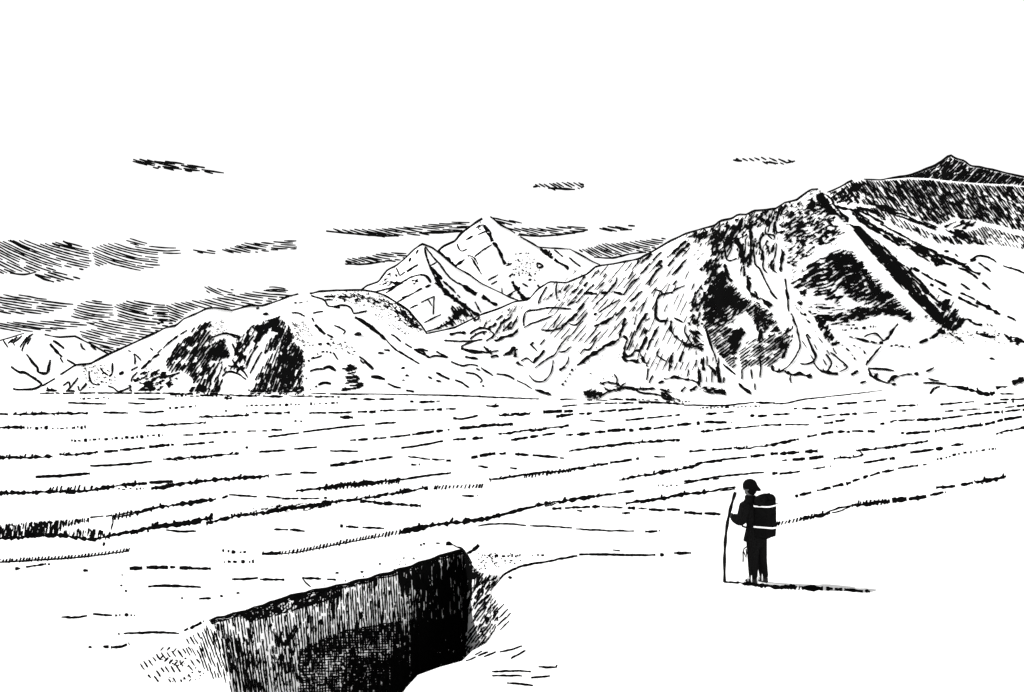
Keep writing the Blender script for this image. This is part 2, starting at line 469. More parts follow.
# ---- two far peaks
S('425,247.5 425.6,254 429.5,266 435,277.7', 2.0, surf=near_peak); S('435,277.7 444.6,291 458,302 473,312.4 480,316', 3.6, 'rough', near_peak)
S('425,247 433,257 441,266 448,276 458,284|386,293.6 394,288 403,282 413,276.5 420,275.2|397.6,302 406,297.5 414.5,293|410,308.7 418,305|421,303 428,299.5 434,296.5|434,296.5 433.6,306 433,315|428,300 432,306|424,323 433,318.5 441,315|396,268 398,272 399.5,276|402,298 410,296|375,292 384,290 394,287 403,283|474.7,302 481,313|430,266 437,262.5|426,332 441,327 456,318', 1.5, surf=near_peak)
S('414.5,293 422,288.5 431,285|400,276 410,269.5 418,264.5|431,268 443,281 452,289 460,298', 1.6, 'dash', near_peak)
S('420,275.2 426,276.4 431,283', 2.6, surf=near_peak)
S('458,283 466,288 476.5,294.6|482,296.5 489,301 497,306', 3.2, 'rough', near_peak)
S('445,257 454,266|418,250 416,254|411,258 409,262', 1.8, surf=near_peak)
fill('376,284 386,280 400,282 398,286 384,288', .42, 20, 4, 1.6, surf=near_peak)
fill('378,281 392,267 398,276 394,280', .14, 30, 3, 1.6, surf=near_peak)
fill('411,281 417,278 420,283 413,285', .5, 20, 3, 1.8, surf=near_peak)
fill('443,323 448,316 452,303 456,300 468,309 479,316 466,322 446,329 430,331 436,326', .5, -55, 6, 1.6, seed=41, surf=near_peak)
S('435,283 446,292 456,301|437,276 443,287', 1.6, surf=near_peak)
S('438,252 445,257 452,264 456,268', 3.0, 'rough', far_peak)
S('484,226 488,232 490,236 492.5,242', 2.4, 'dash', far_peak); S('493,243 498.6,250 503,261 506,266.4', 2.4, 'dash', far_peak)
S('506,266 512,263.5 519,260|471.6,257.7 476,265 482,274.4|456,266 463,261 469,256|469,256 474,258 479,266', 1.7, 'dash', far_peak)
S('474.7,257 483,250.5 491.6,245|457,244 460,250 463,251.5 467,249.5|466,240 473,236|478,235 483,232.5 488,230.7|488,281 493,278 498,275|491,285 497,281.5|502,288 502,300.6|507,296 516,291|509,297 513,294|522,284 528,287|476,228 481,225', 1.5, surf=far_peak)
S('512,281.5 515,287 519,292.7 524,300|519,293 525,299 531,299', 3.2, 'rough', far_peak)
S('526,271 534,280 540,289', 1.5, 'dot', far_peak); stipple('505,256 530,252 542,268 534,276 512,276', 60, (.5, .9), far_peak)
dot(530, 280, 1.8, far_peak); S('509,277 513,274|530,301 537,296', 2, 'rough', far_peak)
S('537,263 543,266.5 538,268 537,263', 1.8, surf=far_peak)
S('526,241 533,244.5 540,248 543,251', 3.8, 'rough', far_peak); S('543,250 548,255 553,258', 3.2, 'rough', far_peak)
S('554,260 560,263.5 565,266 568.6,269.6', 2.2, 'rough', far_peak); S('554,250 558,253 563,257|569,258 575,263 580.5,267', 1.6, surf=far_peak)
S('577,252.5 581,255.5', 2.6, 'rough', far_peak)
stipple('478,222 486,222 488,232 476,230', 22, (.4, .8), far_peak)
# ---- mountain, left flank
S('661.7,252.5 657,257 653,261|641,265 645,260 652,254|639.5,259 637,265|674.5,260.4 668,267|687,259.6 682,265 677.6,270|632,274 628,280|642.7,291.4 636,297 630,302.5|617,278 615.6,284 609,292 596,305|606,274 603,278|570,285 564,292|663,295.4 668,293.6 673,293|673,292 680,288 685,286|673,286 677,281|654,290 662,293 657,300|620,300 610,306|585,304 578,310|576,301 567,306.5|584,305.6 577,314|588,313 582,320 575.6,325.5 569,324|642,292 637,297 630,303|672.6,292.6 662,295 657,300|646.6,315 641,322|635,331 631,341 627,351|659.6,349 657,355 661,359 666,362|674,318.6 679,321 683,323|685.6,325.5 685,333 691,344|689,370 688,374 687,378|705.6,326 709,338 712.5,350.6|711,368 715,372 715,376.6|648,369 647.6,375 646.6,381|653,376 649,384|614,375 617,380 616,385|626,383.5 621,387', 1.6)
S('650,264 646,270 640,275.5|652,278 656,272 662.5,266|662.5,261 654.6,270|681,267.6 676,271.5 672,275.5|577.5,295.4 583,289 588,282.7|579,284 585.4,276|604,283 598,290|578,289 572,294|610,305.6 602,311 594,316|626,306.5 615.5,316 605,322 593,327|637,315 634,326', 1.6, 'dash')
S('662.5,267 654,276 649,286.6|639.5,278.7 633,282 628,289 623.6,296', 1.7)
S('687,242 680,247 672,254 667,258|676,258 683,250 690,244', 2.4, 'rough')
S('577,314 570,321 560,329|646.6,315 640,325 636,331|657,329 652,340 646.6,351|647.5,337 644,344 640,351|626,318.6 623,327 620.7,333', 2.5, 'rough')
S('657,300 656,310 656,318 660.5,322 668,321', 2.6)
S('620.7,333 617,342 606,346 594.7,354 586,360 577,366', 2.8, 'rough'); S('573,370 567,379 562,386', 1.7, 'dot')
S('623,337 627,340 624,351 624,354 629,357 636,351 640,351|622,357 625,361 631,361 640,363|641.5,357 645,363 649,364', 2.3, 'rough')
S('671,321 670,330 674,335 678,340 690,347|704,357.6 703.5,365 703,371.5|672.6,354 670,364.5 669,372|698.6,370 699,378 699.5,385|683,352 681,358 679.6,363', 2.5, 'rough')
S('584,294 590,293.6 597,294.5|601,294 612,293 623.6,295.4', 2, 'dash')
fill('630,330 646,316 655,318 648,336 640,351 630,352', .13, 65, 9, 1.5)
fill('565,268 600,268 640,258 660,252 640,280 620,300 590,300 560,312 530,312 540,292', .05, 50, 9, 1.2, seed=77)
fill('470,318 520,303 530,302 520,335 500,345 470,338', .12, 55, 6, 1.5, seed=78)
fill('590,320 650,300 652,330 620,345 600,345', .04, 55, 9, 1.2, seed=79)
fill('684,236 704,229 712,232 706,262 696,268 690,250', .18, 45, 7, 1.8, seed=80)
S('450,335.7 458,333.5 466,334|490.6,358 495,356.5 498.7,357|516,363 519,365 523,366|494.6,342 504,338 513,334.7 518,328.7|503,356 509,354 515,348 515,358|533,364 538,358 545,351|565,367 559,371', 2.4, 'rough')
S('444,341 466,342 482.5,340|482,340 470,343 462,347 465,350 476,351.5 488.5,353 498.7,351|511,330.7 514,324 518,316.5|524,328.7 531,324.6 541,321 553,316.5|524,327 524,319 527,312 541,310|541,330.7 551,331 561,328.7|553,328.7 556,322 561,314.5|521,362 527,359 532,363|535,369 545,361 555,355 561,345 569.5,335.7|559,353 565,352 571.5,347|529,376 535,382 545,381 551,373 553,361|569,357 568,362 565,367|577.5,366 587,358 598,352|580,355 584,350 590,350 597,339|557,283 556,291 557,300|529,311.5 540,310 551,308 561,309 571.5,309.4|547,287 542,296 538,304|470,340 478,334 487,332|505,330 512,322|486,342 494,335 488,330|540,346 545,340|505,319 500,327|496,321 503,316|531,345 537,352', 1.6)
S('470,335 480,329 492,331|478,316 474,322|500,325 511,318|530,346 534,343', 1.6, 'dash')
S('461,349 472,352 484,353|484,347 492,355', 2.2, 'rough')
# foot of the mountain: moraine
S('599,384.5 607,383 615.5,384.5 627.6,389 641,389.5 655,389.6|596,399 610,392 629,388 641,393 657,395 667,400 681,404|664,380 671,378 678,378 690,381 697,383 699,387|690,392 697,387|681,393 686,388|658,384 664,382|600,383 604,386', 1.9, 'rough')
fill('583,391 592,389 603,392 601,399 590,402 583,398', .7, 30, 3, 1.8)
fill('603,388 618,385 622,391 606,395', .3, 10, 4, 1.8)
fill('657,390 668,389 676,397 684,404 672,403 662,399', .58, -25, 4, 1.7)
fill('698,386 712,388 726,391 726,396 712,395 699,391', .72, -8, 4, 2)
fill('680,345 704,341 704,351 690,350', .6, 10, 5, 1.8)
fill('686,318 699,330 706,343 694,344 688,334', .42, -40, 5, 2)
# ---- mountain, middle: gullies and rock bands
S('750,226.6 751.5,242.5 750,266|735.6,237.7 740,249 743.6,266|783,252 782,262 781,272.7|724.5,266 727,274 729,279 732.5,282|748,276 749,284 750,292 758,300', 3.0, 'rough')
S('723,241 725,250 726,258 729,261.5 737,259|732,249 727,258|753,241 754,253 755.5,265 759.5,269.5 764,279 769,288.6 775,298|758,242.5 761,250 763.5,258 762.7,268 767,274|766,228 766,234.5 774,236 774,241|775,225 776,229 777,233 785,232|777,244 776,251 775,257 771,268 777,274|785,279 787,290 789,300|770,292 774,297 777,300|786,290 788,301 789,312.5|791,314 797,330 800,347 797,354 794.5,359 789,366 784,370|806,335 811,347 815,358 813,362 808,364.6 800,364.6|791,376 790,380 791,384|706,330 711,347 717,363|723,364.6 729,370 735.5,375|760,359 760.5,369 760,378.5|742,370 742,380|751,370 752,380|755,384 755,391|708.6,366 713,372 715.6,377|766,245 770,255|772,240 768,236', 1.7)
S('784,370 779,372 773.7,371.5|786,373 794,375 800,374 806,376 812,378|787.5,344 786,352 781.5,359|739,383.7 745,390 751,395|773.7,371.5 772,366', 2.6, 'rough')
S('717,363 720,378 722.5,394|792,320 797,328|716,368 720,384', 1.7, 'dash')
fill('681,238 700,230 720,222 735,218 745,215 757,211 776,209 786,203 790,216 772,222 764,226 755,232 742,240 730,250 722,262 716,268 706,275 698,270 708,258 706,240', .46, 55, 4, 1.7, seed=51)
fill('716,232 728,224 736,228 734,250 724,262 716,256', .45, 70, 7, 2.2, seed=52)
fill('736,250 748,236 752,262 748,276 740,280 738,266', .5, 80, 6, 2.2, seed=53)
fill('702,262 716,256 724,266 728,278 734,288 730,300 712,312 702,318 698,300 704,284', .58, 60, 5, 1.8, seed=54)
fill('690,290 702,282 704,300 700,318 706,330 696,330 688,318', .42, 70, 4, 2.2, seed=55)
fill('712,276 722,270 728,281 738,288 745,297 757,303 770,309 775,318 780,332 764,335 753,326 746,312 736,322 728,328 712,325 702,324 701,312 707,298', .70, 38, 5, 1.1, soft=3.5, seed=56)
fill('706,334 701,324 712,322 728,326 742,334 738,352 736,372 727,366 719,356 712,346', .25, 38, 8, 1.6, soft=1.5, seed=57)
hatch('706,334 701,324 712,322 728,326 742,334 738,352 736,372 727,366 719,356 712,346', 36, 2.5, 1.35, seg=(8, 22), gap=(1, 3))
fill('726,340 740,326 746,334 738,350 734,362', .78, 60, 8, 2.4, seed=58)
fill('738,352 748,342 760,338 775,334 790,330 791,342 784,352 778,362 770,368 754,366 741,372', .18, 38, 8, 1.6, soft=1.5, seed=59)
hatch('738,352 748,342 760,338 775,334 790,330 791,342 784,352 778,362 770,368 754,366 741,372', 38, 2.5, 1.35, seg=(8, 22), gap=(1, 3))
fill('752,306 760,304 764,340 758,344 754,326', .5, 85, 10, 2, seed=60)
fill('744,276 752,286 760,296 772,304 776,314 764,310 752,302', .35, -45, 6, 2, seed=61)
fill('784,330 793,326 793,342 786,352 780,360 779,350', .5, 60, 6, 2, seed=62)
fill('744,212 790,205 786,232 778,256 788,300 782,300 772,276 758,262 748,250', .2, 75, 8, 1.6, seed=63)
hatch('560,292 600,268 660,252 692,246 676,282 650,300 628,332 590,345 556,340 540,330', 50, 5.5, 1.1, seg=(8, 28), gap=(6, 16))
hatch('640,300 690,270 700,300 690,330 700,372 650,372 626,350', 66, 5.5, 1.1, seg=(7, 22), gap=(8, 18))
hatch('690,350 724,350 724,385 700,384', 88, 6, 1.5, seg=(5, 14), gap=(4, 10))
stipple('560,340 660,360 700,380 640,382 575,378', 50, (.5, .9))
hatch('790,330 830,340 846,368 816,370 800,350', -58, 7, 1.2, seg=(4, 12), gap=(5, 12))
# ---- mountain, summit rock and the dark face
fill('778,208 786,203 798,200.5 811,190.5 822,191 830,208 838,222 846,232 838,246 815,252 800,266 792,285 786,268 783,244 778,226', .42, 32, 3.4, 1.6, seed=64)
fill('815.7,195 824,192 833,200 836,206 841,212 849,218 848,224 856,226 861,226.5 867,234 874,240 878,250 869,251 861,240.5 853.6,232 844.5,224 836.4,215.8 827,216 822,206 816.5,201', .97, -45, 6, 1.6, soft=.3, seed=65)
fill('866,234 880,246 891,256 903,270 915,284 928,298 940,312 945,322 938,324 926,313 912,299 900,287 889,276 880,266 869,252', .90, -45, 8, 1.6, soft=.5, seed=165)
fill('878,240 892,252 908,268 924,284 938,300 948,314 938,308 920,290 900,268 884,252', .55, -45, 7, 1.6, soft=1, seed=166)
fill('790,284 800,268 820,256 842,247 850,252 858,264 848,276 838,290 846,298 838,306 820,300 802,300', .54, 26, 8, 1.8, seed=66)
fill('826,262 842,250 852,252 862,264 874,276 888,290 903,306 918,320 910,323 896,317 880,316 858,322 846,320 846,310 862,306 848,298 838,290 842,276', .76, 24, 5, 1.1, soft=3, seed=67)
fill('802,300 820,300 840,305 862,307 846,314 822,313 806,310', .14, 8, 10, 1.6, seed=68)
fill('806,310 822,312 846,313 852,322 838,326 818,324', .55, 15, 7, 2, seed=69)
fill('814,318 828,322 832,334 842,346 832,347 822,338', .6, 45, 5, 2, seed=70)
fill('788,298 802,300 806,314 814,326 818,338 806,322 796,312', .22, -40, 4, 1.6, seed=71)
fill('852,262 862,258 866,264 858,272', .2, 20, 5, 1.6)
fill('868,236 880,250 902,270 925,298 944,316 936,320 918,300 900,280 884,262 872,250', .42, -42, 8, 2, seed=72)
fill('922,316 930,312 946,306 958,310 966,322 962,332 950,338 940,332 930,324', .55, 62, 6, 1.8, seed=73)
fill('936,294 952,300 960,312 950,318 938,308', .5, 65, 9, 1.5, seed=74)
S('940,333 934,337 926,341 919,344', 2.4, 'dash'); S('938,330 941,333 948,331', 3.2, 'rough')
S('945,330 952,336 963,342|952,334 960,340|948,322 968,319', 1.6, 'dash'); stipple('940,334 958,330 964,346 944,342', 40)
S('806,336 811,346 816,356.5 814,364 821,372|825.5,354.6 831,364 826,373|830,352.7 839,360 847,368 839.5,372.5|864,338 869,335 875,334 879,337 883,342|821,372 830,374.5 838,374.5', 1.7)
S('883,342 888,338 892,332 898,324.5', 2.6, 'rough'); S('821,372 829,373 838,374.5', 2.4, 'rough')
S('849,337 862,340 875,344 883,344|881,347 873,356 866,366|851,376 858,371.5|860,384 866,382', 2.0, 'dash')
S('842,346 849,352 855.5,361|840,325 856,326|842,331 876,327|890,346 900,346.5 911,348|853,346 862,350 866,358', 1.6, 'dot')
S('868,369 880,369.5 894,371.5|868,370 873,378 880,381 888,384|866,366 868,361', 1.9); S('888,384 893,379 898,377', 2.6, 'rough'); S('898,377 908,375 918.5,375|926,373 934,369', 1.8, 'dash')
fill('868,374 878,373 877,380 870,379', .6, -30, 4, 2); dot(894, 385, 2.2); dot(987, 359.5, 0.1)
S('928,379.5 939,382', 1.5)
S('808,191.5 815,190.4 820,190.8 825,196', 2.6, 'rough', ridge_mtn)
# ---- back mountain: shaded slope
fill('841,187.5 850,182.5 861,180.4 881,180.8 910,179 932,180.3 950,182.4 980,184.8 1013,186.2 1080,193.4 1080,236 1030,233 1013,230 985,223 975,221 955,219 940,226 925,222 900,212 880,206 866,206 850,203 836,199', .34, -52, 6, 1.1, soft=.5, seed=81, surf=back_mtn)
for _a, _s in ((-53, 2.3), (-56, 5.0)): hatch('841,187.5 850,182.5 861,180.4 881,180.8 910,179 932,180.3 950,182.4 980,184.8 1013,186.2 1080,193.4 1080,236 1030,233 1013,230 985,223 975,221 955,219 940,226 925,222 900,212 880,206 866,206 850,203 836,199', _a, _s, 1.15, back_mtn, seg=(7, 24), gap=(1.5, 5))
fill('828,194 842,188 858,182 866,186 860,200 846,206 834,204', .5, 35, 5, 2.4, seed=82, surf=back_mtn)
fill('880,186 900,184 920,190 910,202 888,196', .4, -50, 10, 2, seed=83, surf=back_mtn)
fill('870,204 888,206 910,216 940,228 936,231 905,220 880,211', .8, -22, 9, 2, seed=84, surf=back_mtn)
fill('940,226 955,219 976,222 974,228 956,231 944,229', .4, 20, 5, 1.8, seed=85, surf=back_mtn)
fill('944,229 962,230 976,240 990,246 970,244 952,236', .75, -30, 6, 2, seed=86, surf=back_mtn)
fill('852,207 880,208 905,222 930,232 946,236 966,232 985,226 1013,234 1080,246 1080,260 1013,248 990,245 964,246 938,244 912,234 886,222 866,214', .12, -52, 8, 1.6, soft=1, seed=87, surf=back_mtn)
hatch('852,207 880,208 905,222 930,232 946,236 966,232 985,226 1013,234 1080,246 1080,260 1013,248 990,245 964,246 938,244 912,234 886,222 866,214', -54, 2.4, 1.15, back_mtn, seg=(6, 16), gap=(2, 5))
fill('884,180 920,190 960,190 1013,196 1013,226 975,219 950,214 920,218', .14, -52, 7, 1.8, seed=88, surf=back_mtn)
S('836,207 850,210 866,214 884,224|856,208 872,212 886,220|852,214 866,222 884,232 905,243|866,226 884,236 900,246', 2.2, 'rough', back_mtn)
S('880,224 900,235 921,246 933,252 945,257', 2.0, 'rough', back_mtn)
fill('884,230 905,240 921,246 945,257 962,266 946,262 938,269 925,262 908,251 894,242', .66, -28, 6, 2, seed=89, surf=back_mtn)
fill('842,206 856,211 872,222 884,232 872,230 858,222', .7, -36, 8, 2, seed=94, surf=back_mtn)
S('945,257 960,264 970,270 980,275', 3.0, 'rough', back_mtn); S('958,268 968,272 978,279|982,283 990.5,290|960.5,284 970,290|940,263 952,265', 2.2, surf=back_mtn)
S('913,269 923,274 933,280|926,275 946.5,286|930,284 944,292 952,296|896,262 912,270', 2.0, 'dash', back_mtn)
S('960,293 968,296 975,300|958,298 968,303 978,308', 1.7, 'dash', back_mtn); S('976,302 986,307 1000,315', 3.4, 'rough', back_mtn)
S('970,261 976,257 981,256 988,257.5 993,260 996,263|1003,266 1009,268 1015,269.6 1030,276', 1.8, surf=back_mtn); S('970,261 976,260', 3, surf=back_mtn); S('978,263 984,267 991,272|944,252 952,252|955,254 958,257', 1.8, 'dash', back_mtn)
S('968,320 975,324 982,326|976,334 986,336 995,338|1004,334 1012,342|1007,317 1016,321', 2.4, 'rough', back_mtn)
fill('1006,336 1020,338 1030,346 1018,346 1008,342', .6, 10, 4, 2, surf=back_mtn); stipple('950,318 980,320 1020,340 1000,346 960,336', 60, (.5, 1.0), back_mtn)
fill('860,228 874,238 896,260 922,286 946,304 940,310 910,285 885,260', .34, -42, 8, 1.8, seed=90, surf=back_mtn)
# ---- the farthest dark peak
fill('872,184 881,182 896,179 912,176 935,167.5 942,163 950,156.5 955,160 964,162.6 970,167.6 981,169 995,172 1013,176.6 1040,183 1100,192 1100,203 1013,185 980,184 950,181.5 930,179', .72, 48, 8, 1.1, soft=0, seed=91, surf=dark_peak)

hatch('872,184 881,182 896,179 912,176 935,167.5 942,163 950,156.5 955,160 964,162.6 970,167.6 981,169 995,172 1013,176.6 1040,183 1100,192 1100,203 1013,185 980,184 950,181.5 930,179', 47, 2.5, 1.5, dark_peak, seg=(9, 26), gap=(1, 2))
# ---- glacier: edge line and the rows of crevasse lips
S('340,393.6 360,394 400,394.3 456,395.6 500,397.6 539,399|560,399.5 586,398|684,405 704,405.6 724,405.6 740,404 754,402.6|775,404 787,403 807,399 840,395 870,391.6 900,387 923,384|923,383.6 935,383.6 946.5,385', 1.7)
S('756,403 775,403.6|596,400 640,401.5 684,404.5|562,406 600,403.6 640,402.6 680,403', 1.5, 'dash')
S('946.5,385 958,387 970,390 980,392.5 990,394.5', 3.2, 'rough'); S('930,394 934,389 940,386.6', 2.4); S('990,394 1000,390|996,388 1010,383|1012,384 1030,378', 3, 'dash')
S('40,393 200,393.5|200,395 340,397|350,399 396,399|410,402 440,401', 1.4, 'dash')
S('80,398.5 110,398|175,396 240,396|620,400 690,402|700,408 760,406', 1.3, 'dot')
S('68,403 106,404|128,403 136,403.6 145,403.5|139,412 150,412.6 164,411.5|138,399 165,399|103,412.5 128,413', 1.9)
S('13,414 40,414 88,413|224,398.5 232,398.5', 2.2, 'rough'); S('169,408 196,406.5|246,406 302,404.5|310,404.5 340,403', 1.6, 'dot')
S('199,417 222,416.6 249,415|146,426 175,424.6 206,422.5|-30,414 8,414', 1.9, 'rough'); S('309,413 340,412.5 383,411|383,411 420,410 456,409|252,413 290,413', 1.6, 'dash')
S('-40,429 11,428 24,428', 3, 'rough'); S('24,428 60,428 86,427', 2, 'dot')
S('71,441 110,439 163,435', 2.2, 'dot'); S('183,435 210,433.6 236,431.5|247,431.5 264,430.6 282,430', 1.7, 'dash'); dot(295.5, 421, 1.3); dot(301, 421.5, 1.2); dot(226, 411, 1.2)
S('268,437 284,435 299,433|303,432 320,430 340,427.5 365,425|375,424 396,422.5', 2.0)
S('-40,458 10,457.4 30,457.5 52.5,456.4', 3, 'rough'); S('59,455 78,454 98,452', 2.2, 'rough'); S('104,451.4 140,448.5 174,444.7|183,444.7 215,442', 1.8, 'dash')
S('90,466 120,464.6 152,461.7|401,448 420,445.5 443,441', 2.3); S('163,459.7 200,457 239,453.7', 2.5, 'rough'); dot(246.7, 447.7, 1.6)
S('259,452 285.5,450.4|294,449 317,447|330,451 358,451.4|300,473 317,472.6|275,475 292,474|330,466 345,465', 2, 'line')
S('35.5,477 60,476 90,473.6', 3.0)
S('-40,494 13,493 30,492.5 60,491.6 83,491 110,487 139,483.6|151,489 170,486 189,483 215,480 239,478 269,476', 3.3, 'rough'); S('139,483.6 173,481.6', 2, 'dash')
S('50,489 64,488|68,488.5 82,487', 3, 'ladder'); S('118,489 145,489', 1.5, 'dot')
S('295.5,491 318,488.5 340,486 370,483 400,480', 3.6, 'rough'); S('325,488 400,481', 4, 'ladder'); S('400,480 425,476 451,473', 2.2)
S('113,517 133,513.5', 5, 'ladder'); S('113,517.5 133,514.5|113,516 133,512', 1.6); S('133,513.5 159,507.5 186,503.5 216,499', 3.6, 'rough'); S('229,495 243,495.6 257,497|266,496.4 282,498|222,498 228,496', 1.9); S('282,498.5 327,498', 1.5, 'dash')
fill('-40,523 12,523 40,521 60,520 90,517.5 90,522 62,528 58,536 12,539 -40,540', .58, 84, 7, 1.2, soft=1, seed=95)
hatch('-40,523 12,523 40,521 60,520 90,517.5 90,522 62,528 58,536 12,539 -40,540', 82, 2.6, 1.4, seg=(6, 14), gap=(1, 3))
fill('60,530 85,528 110,531 112,536 95,539 62,536', .45, 84, 10, 1.3, soft=1, seed=96)
S('90,518 100,516.5 112,515.5', 1.6, 'dash'); S('113,516 112.6,523 111,530', 1.5); S('106,537 103,547', 1.3, 'dot')
S('-40,540 12,538 35,536 60,535.5 80,538 95,539.4 112,535.5 140,530.5', 3.0, 'rough')
S('130,533 140,530 165,525.5 186,523 213,518', 4.4, 'rough'); S('206,524 232,517 259,513.5 289,508.5 315,505 340,501', 3.4, 'rough')
fill('270,509 300,503 330,500 332,506 300,512 272,513', .6, 20, 4, 1.6); fill('252,508 268,506 284,504 284,510 256,513', .3, 20, 4, 1.6)
S('340,501 355,499.5 373,497 400,492.5 428,487.6', 2.8, 'rough'); S('435,487.6 484,486', 3, 'ladder'); S('462,495.6 478,496', 1.6, 'dash')
S('360,501 380,503 400,504.6 421,505.5', 2.6, 'rough'); S('166,530 180,531.4 196,531.4', 2); S('274,530 290,530 307,531.6|340,526 385,528.4', 2.2, 'dash')
S('-40,563 12,560.5 40,559 73,557 100,554 129.5,550', 3.0, 'ladder'); S('-40,564 12,561.5 40,560 73,558 100,555 129.5,551', 1.6)
S('222,551 247,552.6|224,562.5 254,561.5', 2.4, 'dot'); S('262,554 280,553', 2.6, 'rough'); S('280,553 299,551 320,547 340,543 360,539 383,535 423,528', 3.6, 'ladder'); S('262,555 280,554 299,552 320,548 340,544 383,536', 1.2)
S('400,532 423,527.5 452,523 486,519 500,515', 4.2, 'rough'); S('486,519 510,512.5 536,506', 3.2); S('536,506 550,503 566,500.5 600,495.5', 3.2, 'rough'); S('600,495.5 616,493.6 634,491', 2.2, 'dash')
fill('534,505 545,501.5 560,500 565,503 545,507', .4, 10, 4, 1.6)
S('478,526 486,524.6 493,524 510,524 526,525.4|530,526 550,526.5 572,528|576,529 605,530.6 634,531', 1.7); S('645,531.5 660,531', 1.7, 'dash')
S('340,417.5 353,418|473,417 478,416|511,440.4 530,437.6 556,433', 1.8, 'dash')
S('350,441 370,439.4 400,436.6 425,433 449.6,430|459.5,428 485,426 513,424', 2.0, 'dash'); S('459.5,428.5 475,427.5 490,425.5 513,424.5', 2.2, 'rough'); S('498,434 530,430.5 569,426', 2, 'rough')
S('486,405.6 499,406', 2, 'rough'); S('502,415 526,413|543,412.5 573,410.6', 2.0, 'dash'); S('500,416 530,414', 2, 'rough'); S('556,417 575,414.5 592,413|599,412 620,410 645,408', 2.1, 'dash'); S('453,418 463,418.5 475,416', 1.6, 'dash')
S('566,435 590,433 625.5,430|629,430.5 655,428 680,425 700,423', 2, 'dash'); S('625.5,420.5 650,418 680,415|590,420 605,421', 1.7, 'dash')
S('453,440.4 483,437.4', 2, 'dash'); S('340,463.7 358,462 375,459.4 395,457', 2.0, 'dash'); S('330,465 352,463', 2, 'line'); S('408,457 430,459.6 451,460.7|411,464.5 420,464.5', 1.7, 'dash')
S('471,457.6 490,454.6 506,453|515,454 540,456 566,458.4', 2.2, 'dash'); S('478,466 488,467.5|510,468 517,468.5', 1.8)
S('569,451 592,448 615.5,445 645,442 680,440', 2.3, 'rough'); S('489,480 505,477.6 526,474.6 550,472', 2.2, 'rough'); S('525,476 572,470', 3.6, 'ladder'); S('545,473 572,469.5 600,464.6', 2.2, 'rough'); S('600,464.6 629,460 639,458|654,457 668,457', 2, 'dash')
S('619,480 640,476 660,473 684,468.5 704,462.5', 2.6, 'rough'); S('704,462.4 725,459.5 747,457.4', 2.0); S('750.5,456.4 785,453 818.6,450.5', 2.2, 'dash'); S('705,462 722,461', 1.6, 'rough'); S('658,486 680,485.4', 1.6, 'dot')
S('625.5,503.5 652,499.6', 2.2, 'rough'); S('640,502 660,499 684,494.5 710,491.6', 3.2, 'rough'); S('710,491.6 722,489 735.5,487', 2.0); S('720,491 735,489', 1.4)
S('552,509 600,507 640,509 680,510|684,512 720.6,514.6|577,511 582,511.5|622,513 630,513', 1.9, 'dash')
S('684,483.7 700,480 714,477.4 740,474.5 764,472.4', 1.9); S('684,481 700,480 720,478', 1.5, 'dash'); S('772,474 785,473 800,471|813,469.5 831,466.6', 1.8, 'dash')
S('689,452 712,450 737,448', 1.8, 'dash'); S('737,449 752,447.6 764,446 780,443 798.7,439', 2.4, 'rough'); S('807,437 828,433 850,431.5|852,431 875,432', 2.0, 'dash'); S('880,424 890,422.6 897,421 920,420 943,419', 1.9, 'dash'); S('943,418.6 980,414 1003,412|1005,412 1040,408', 2, 'dash')
S('782,461 800,459.6 823.6,457', 2.0, 'dash'); S('833.6,458.8 850,457.4 863.5,454.8', 2.2, 'rough'); S('863.5,454.8 860,450 872,450', 1.4); S('857,451 870,449.6 883,448 905,444.6 928,441', 2.4, 'rough'); S('901,433.6 936.6,430.5', 1.8, 'dash'); S('936.6,430.5 960,428 983,425', 2.2, 'rough'); S('985,425 1003,420|1004,420 1040,414', 2, 'dash')
S('996,434 1006,431.6 1016,429 1040,424', 2.2, 'rough'); S('910,452.4 928,450 943,448|951,446 966,444', 1.9, 'dash'); S('863.5,463 880,460 895,458', 2.2, 'dash')
S('705.6,414 734,412|704,422 732,422.5|750,416 790,414|837,404 850,403', 1.7, 'dash'); S('700.6,431.5 730,428.6 764,425.5', 1.8, 'dash'); S('764,425.5 790,424.6 810,425|793.7,409 828.6,408', 1.6, 'dash'); S('817,417 845,414.6 877,413|847,404 868,401.6 887,400', 1.5, 'dash'); S('823.6,423 845,420.5', 1.6, 'dash'); S('897,406 918,405|890,411 906,410.5', 1.7, 'dash'); S('940,405 975,402|945,411 980,409|984,404 1014,402|1000,394 1014,394|1000,400 1030,399|1005,408 1030,405', 1.6, 'dash')
S('795,496 820,490 843.5,484.7|846,484 863,478 880,472.4|882,472 905,468 926.6,464.7', 2.1, 'dash'); S('936.6,459.8 965,453 996,449', 2, 'dot')
S('777,524 800,519.5 815,516', 3.4, 'ladder'); S('800,519 815,516.6 830,513', 3.2, 'rough'); S('824,514.5 834,509.6 850,506 843,510 832,513|833,510 840,507', 1.5); S('850,506 870,503.6 890,501.3', 3.2, 'rough'); S('858,504 890,501.5', 4.4, 'ladder'); S('892,501 912,498.6 930,496', 3.4, 'dash'); S('936,488 952,486.6 973,483', 2.2, 'dash'); S('930,495.6 946,492', 2, 'dash'); S('976,482.5 990,480 1006,476.4', 3.0, 'rough'); S('983,481.4 998,479', 4, 'rough')
S('499.6,579 505,574 518,567.5 532,564 548,561.6', 2.2); S('548,561.6 562,558.5 577.5,556', 2.2, 'line'); S('579,554.6 600,554.4 625,555 655.4,555', 2.4, 'line'); S('660,554.6 664,554.6|674,553.6 692,553.5', 2.2, 'dash'); S('613,550 620,550.6', 1.4)
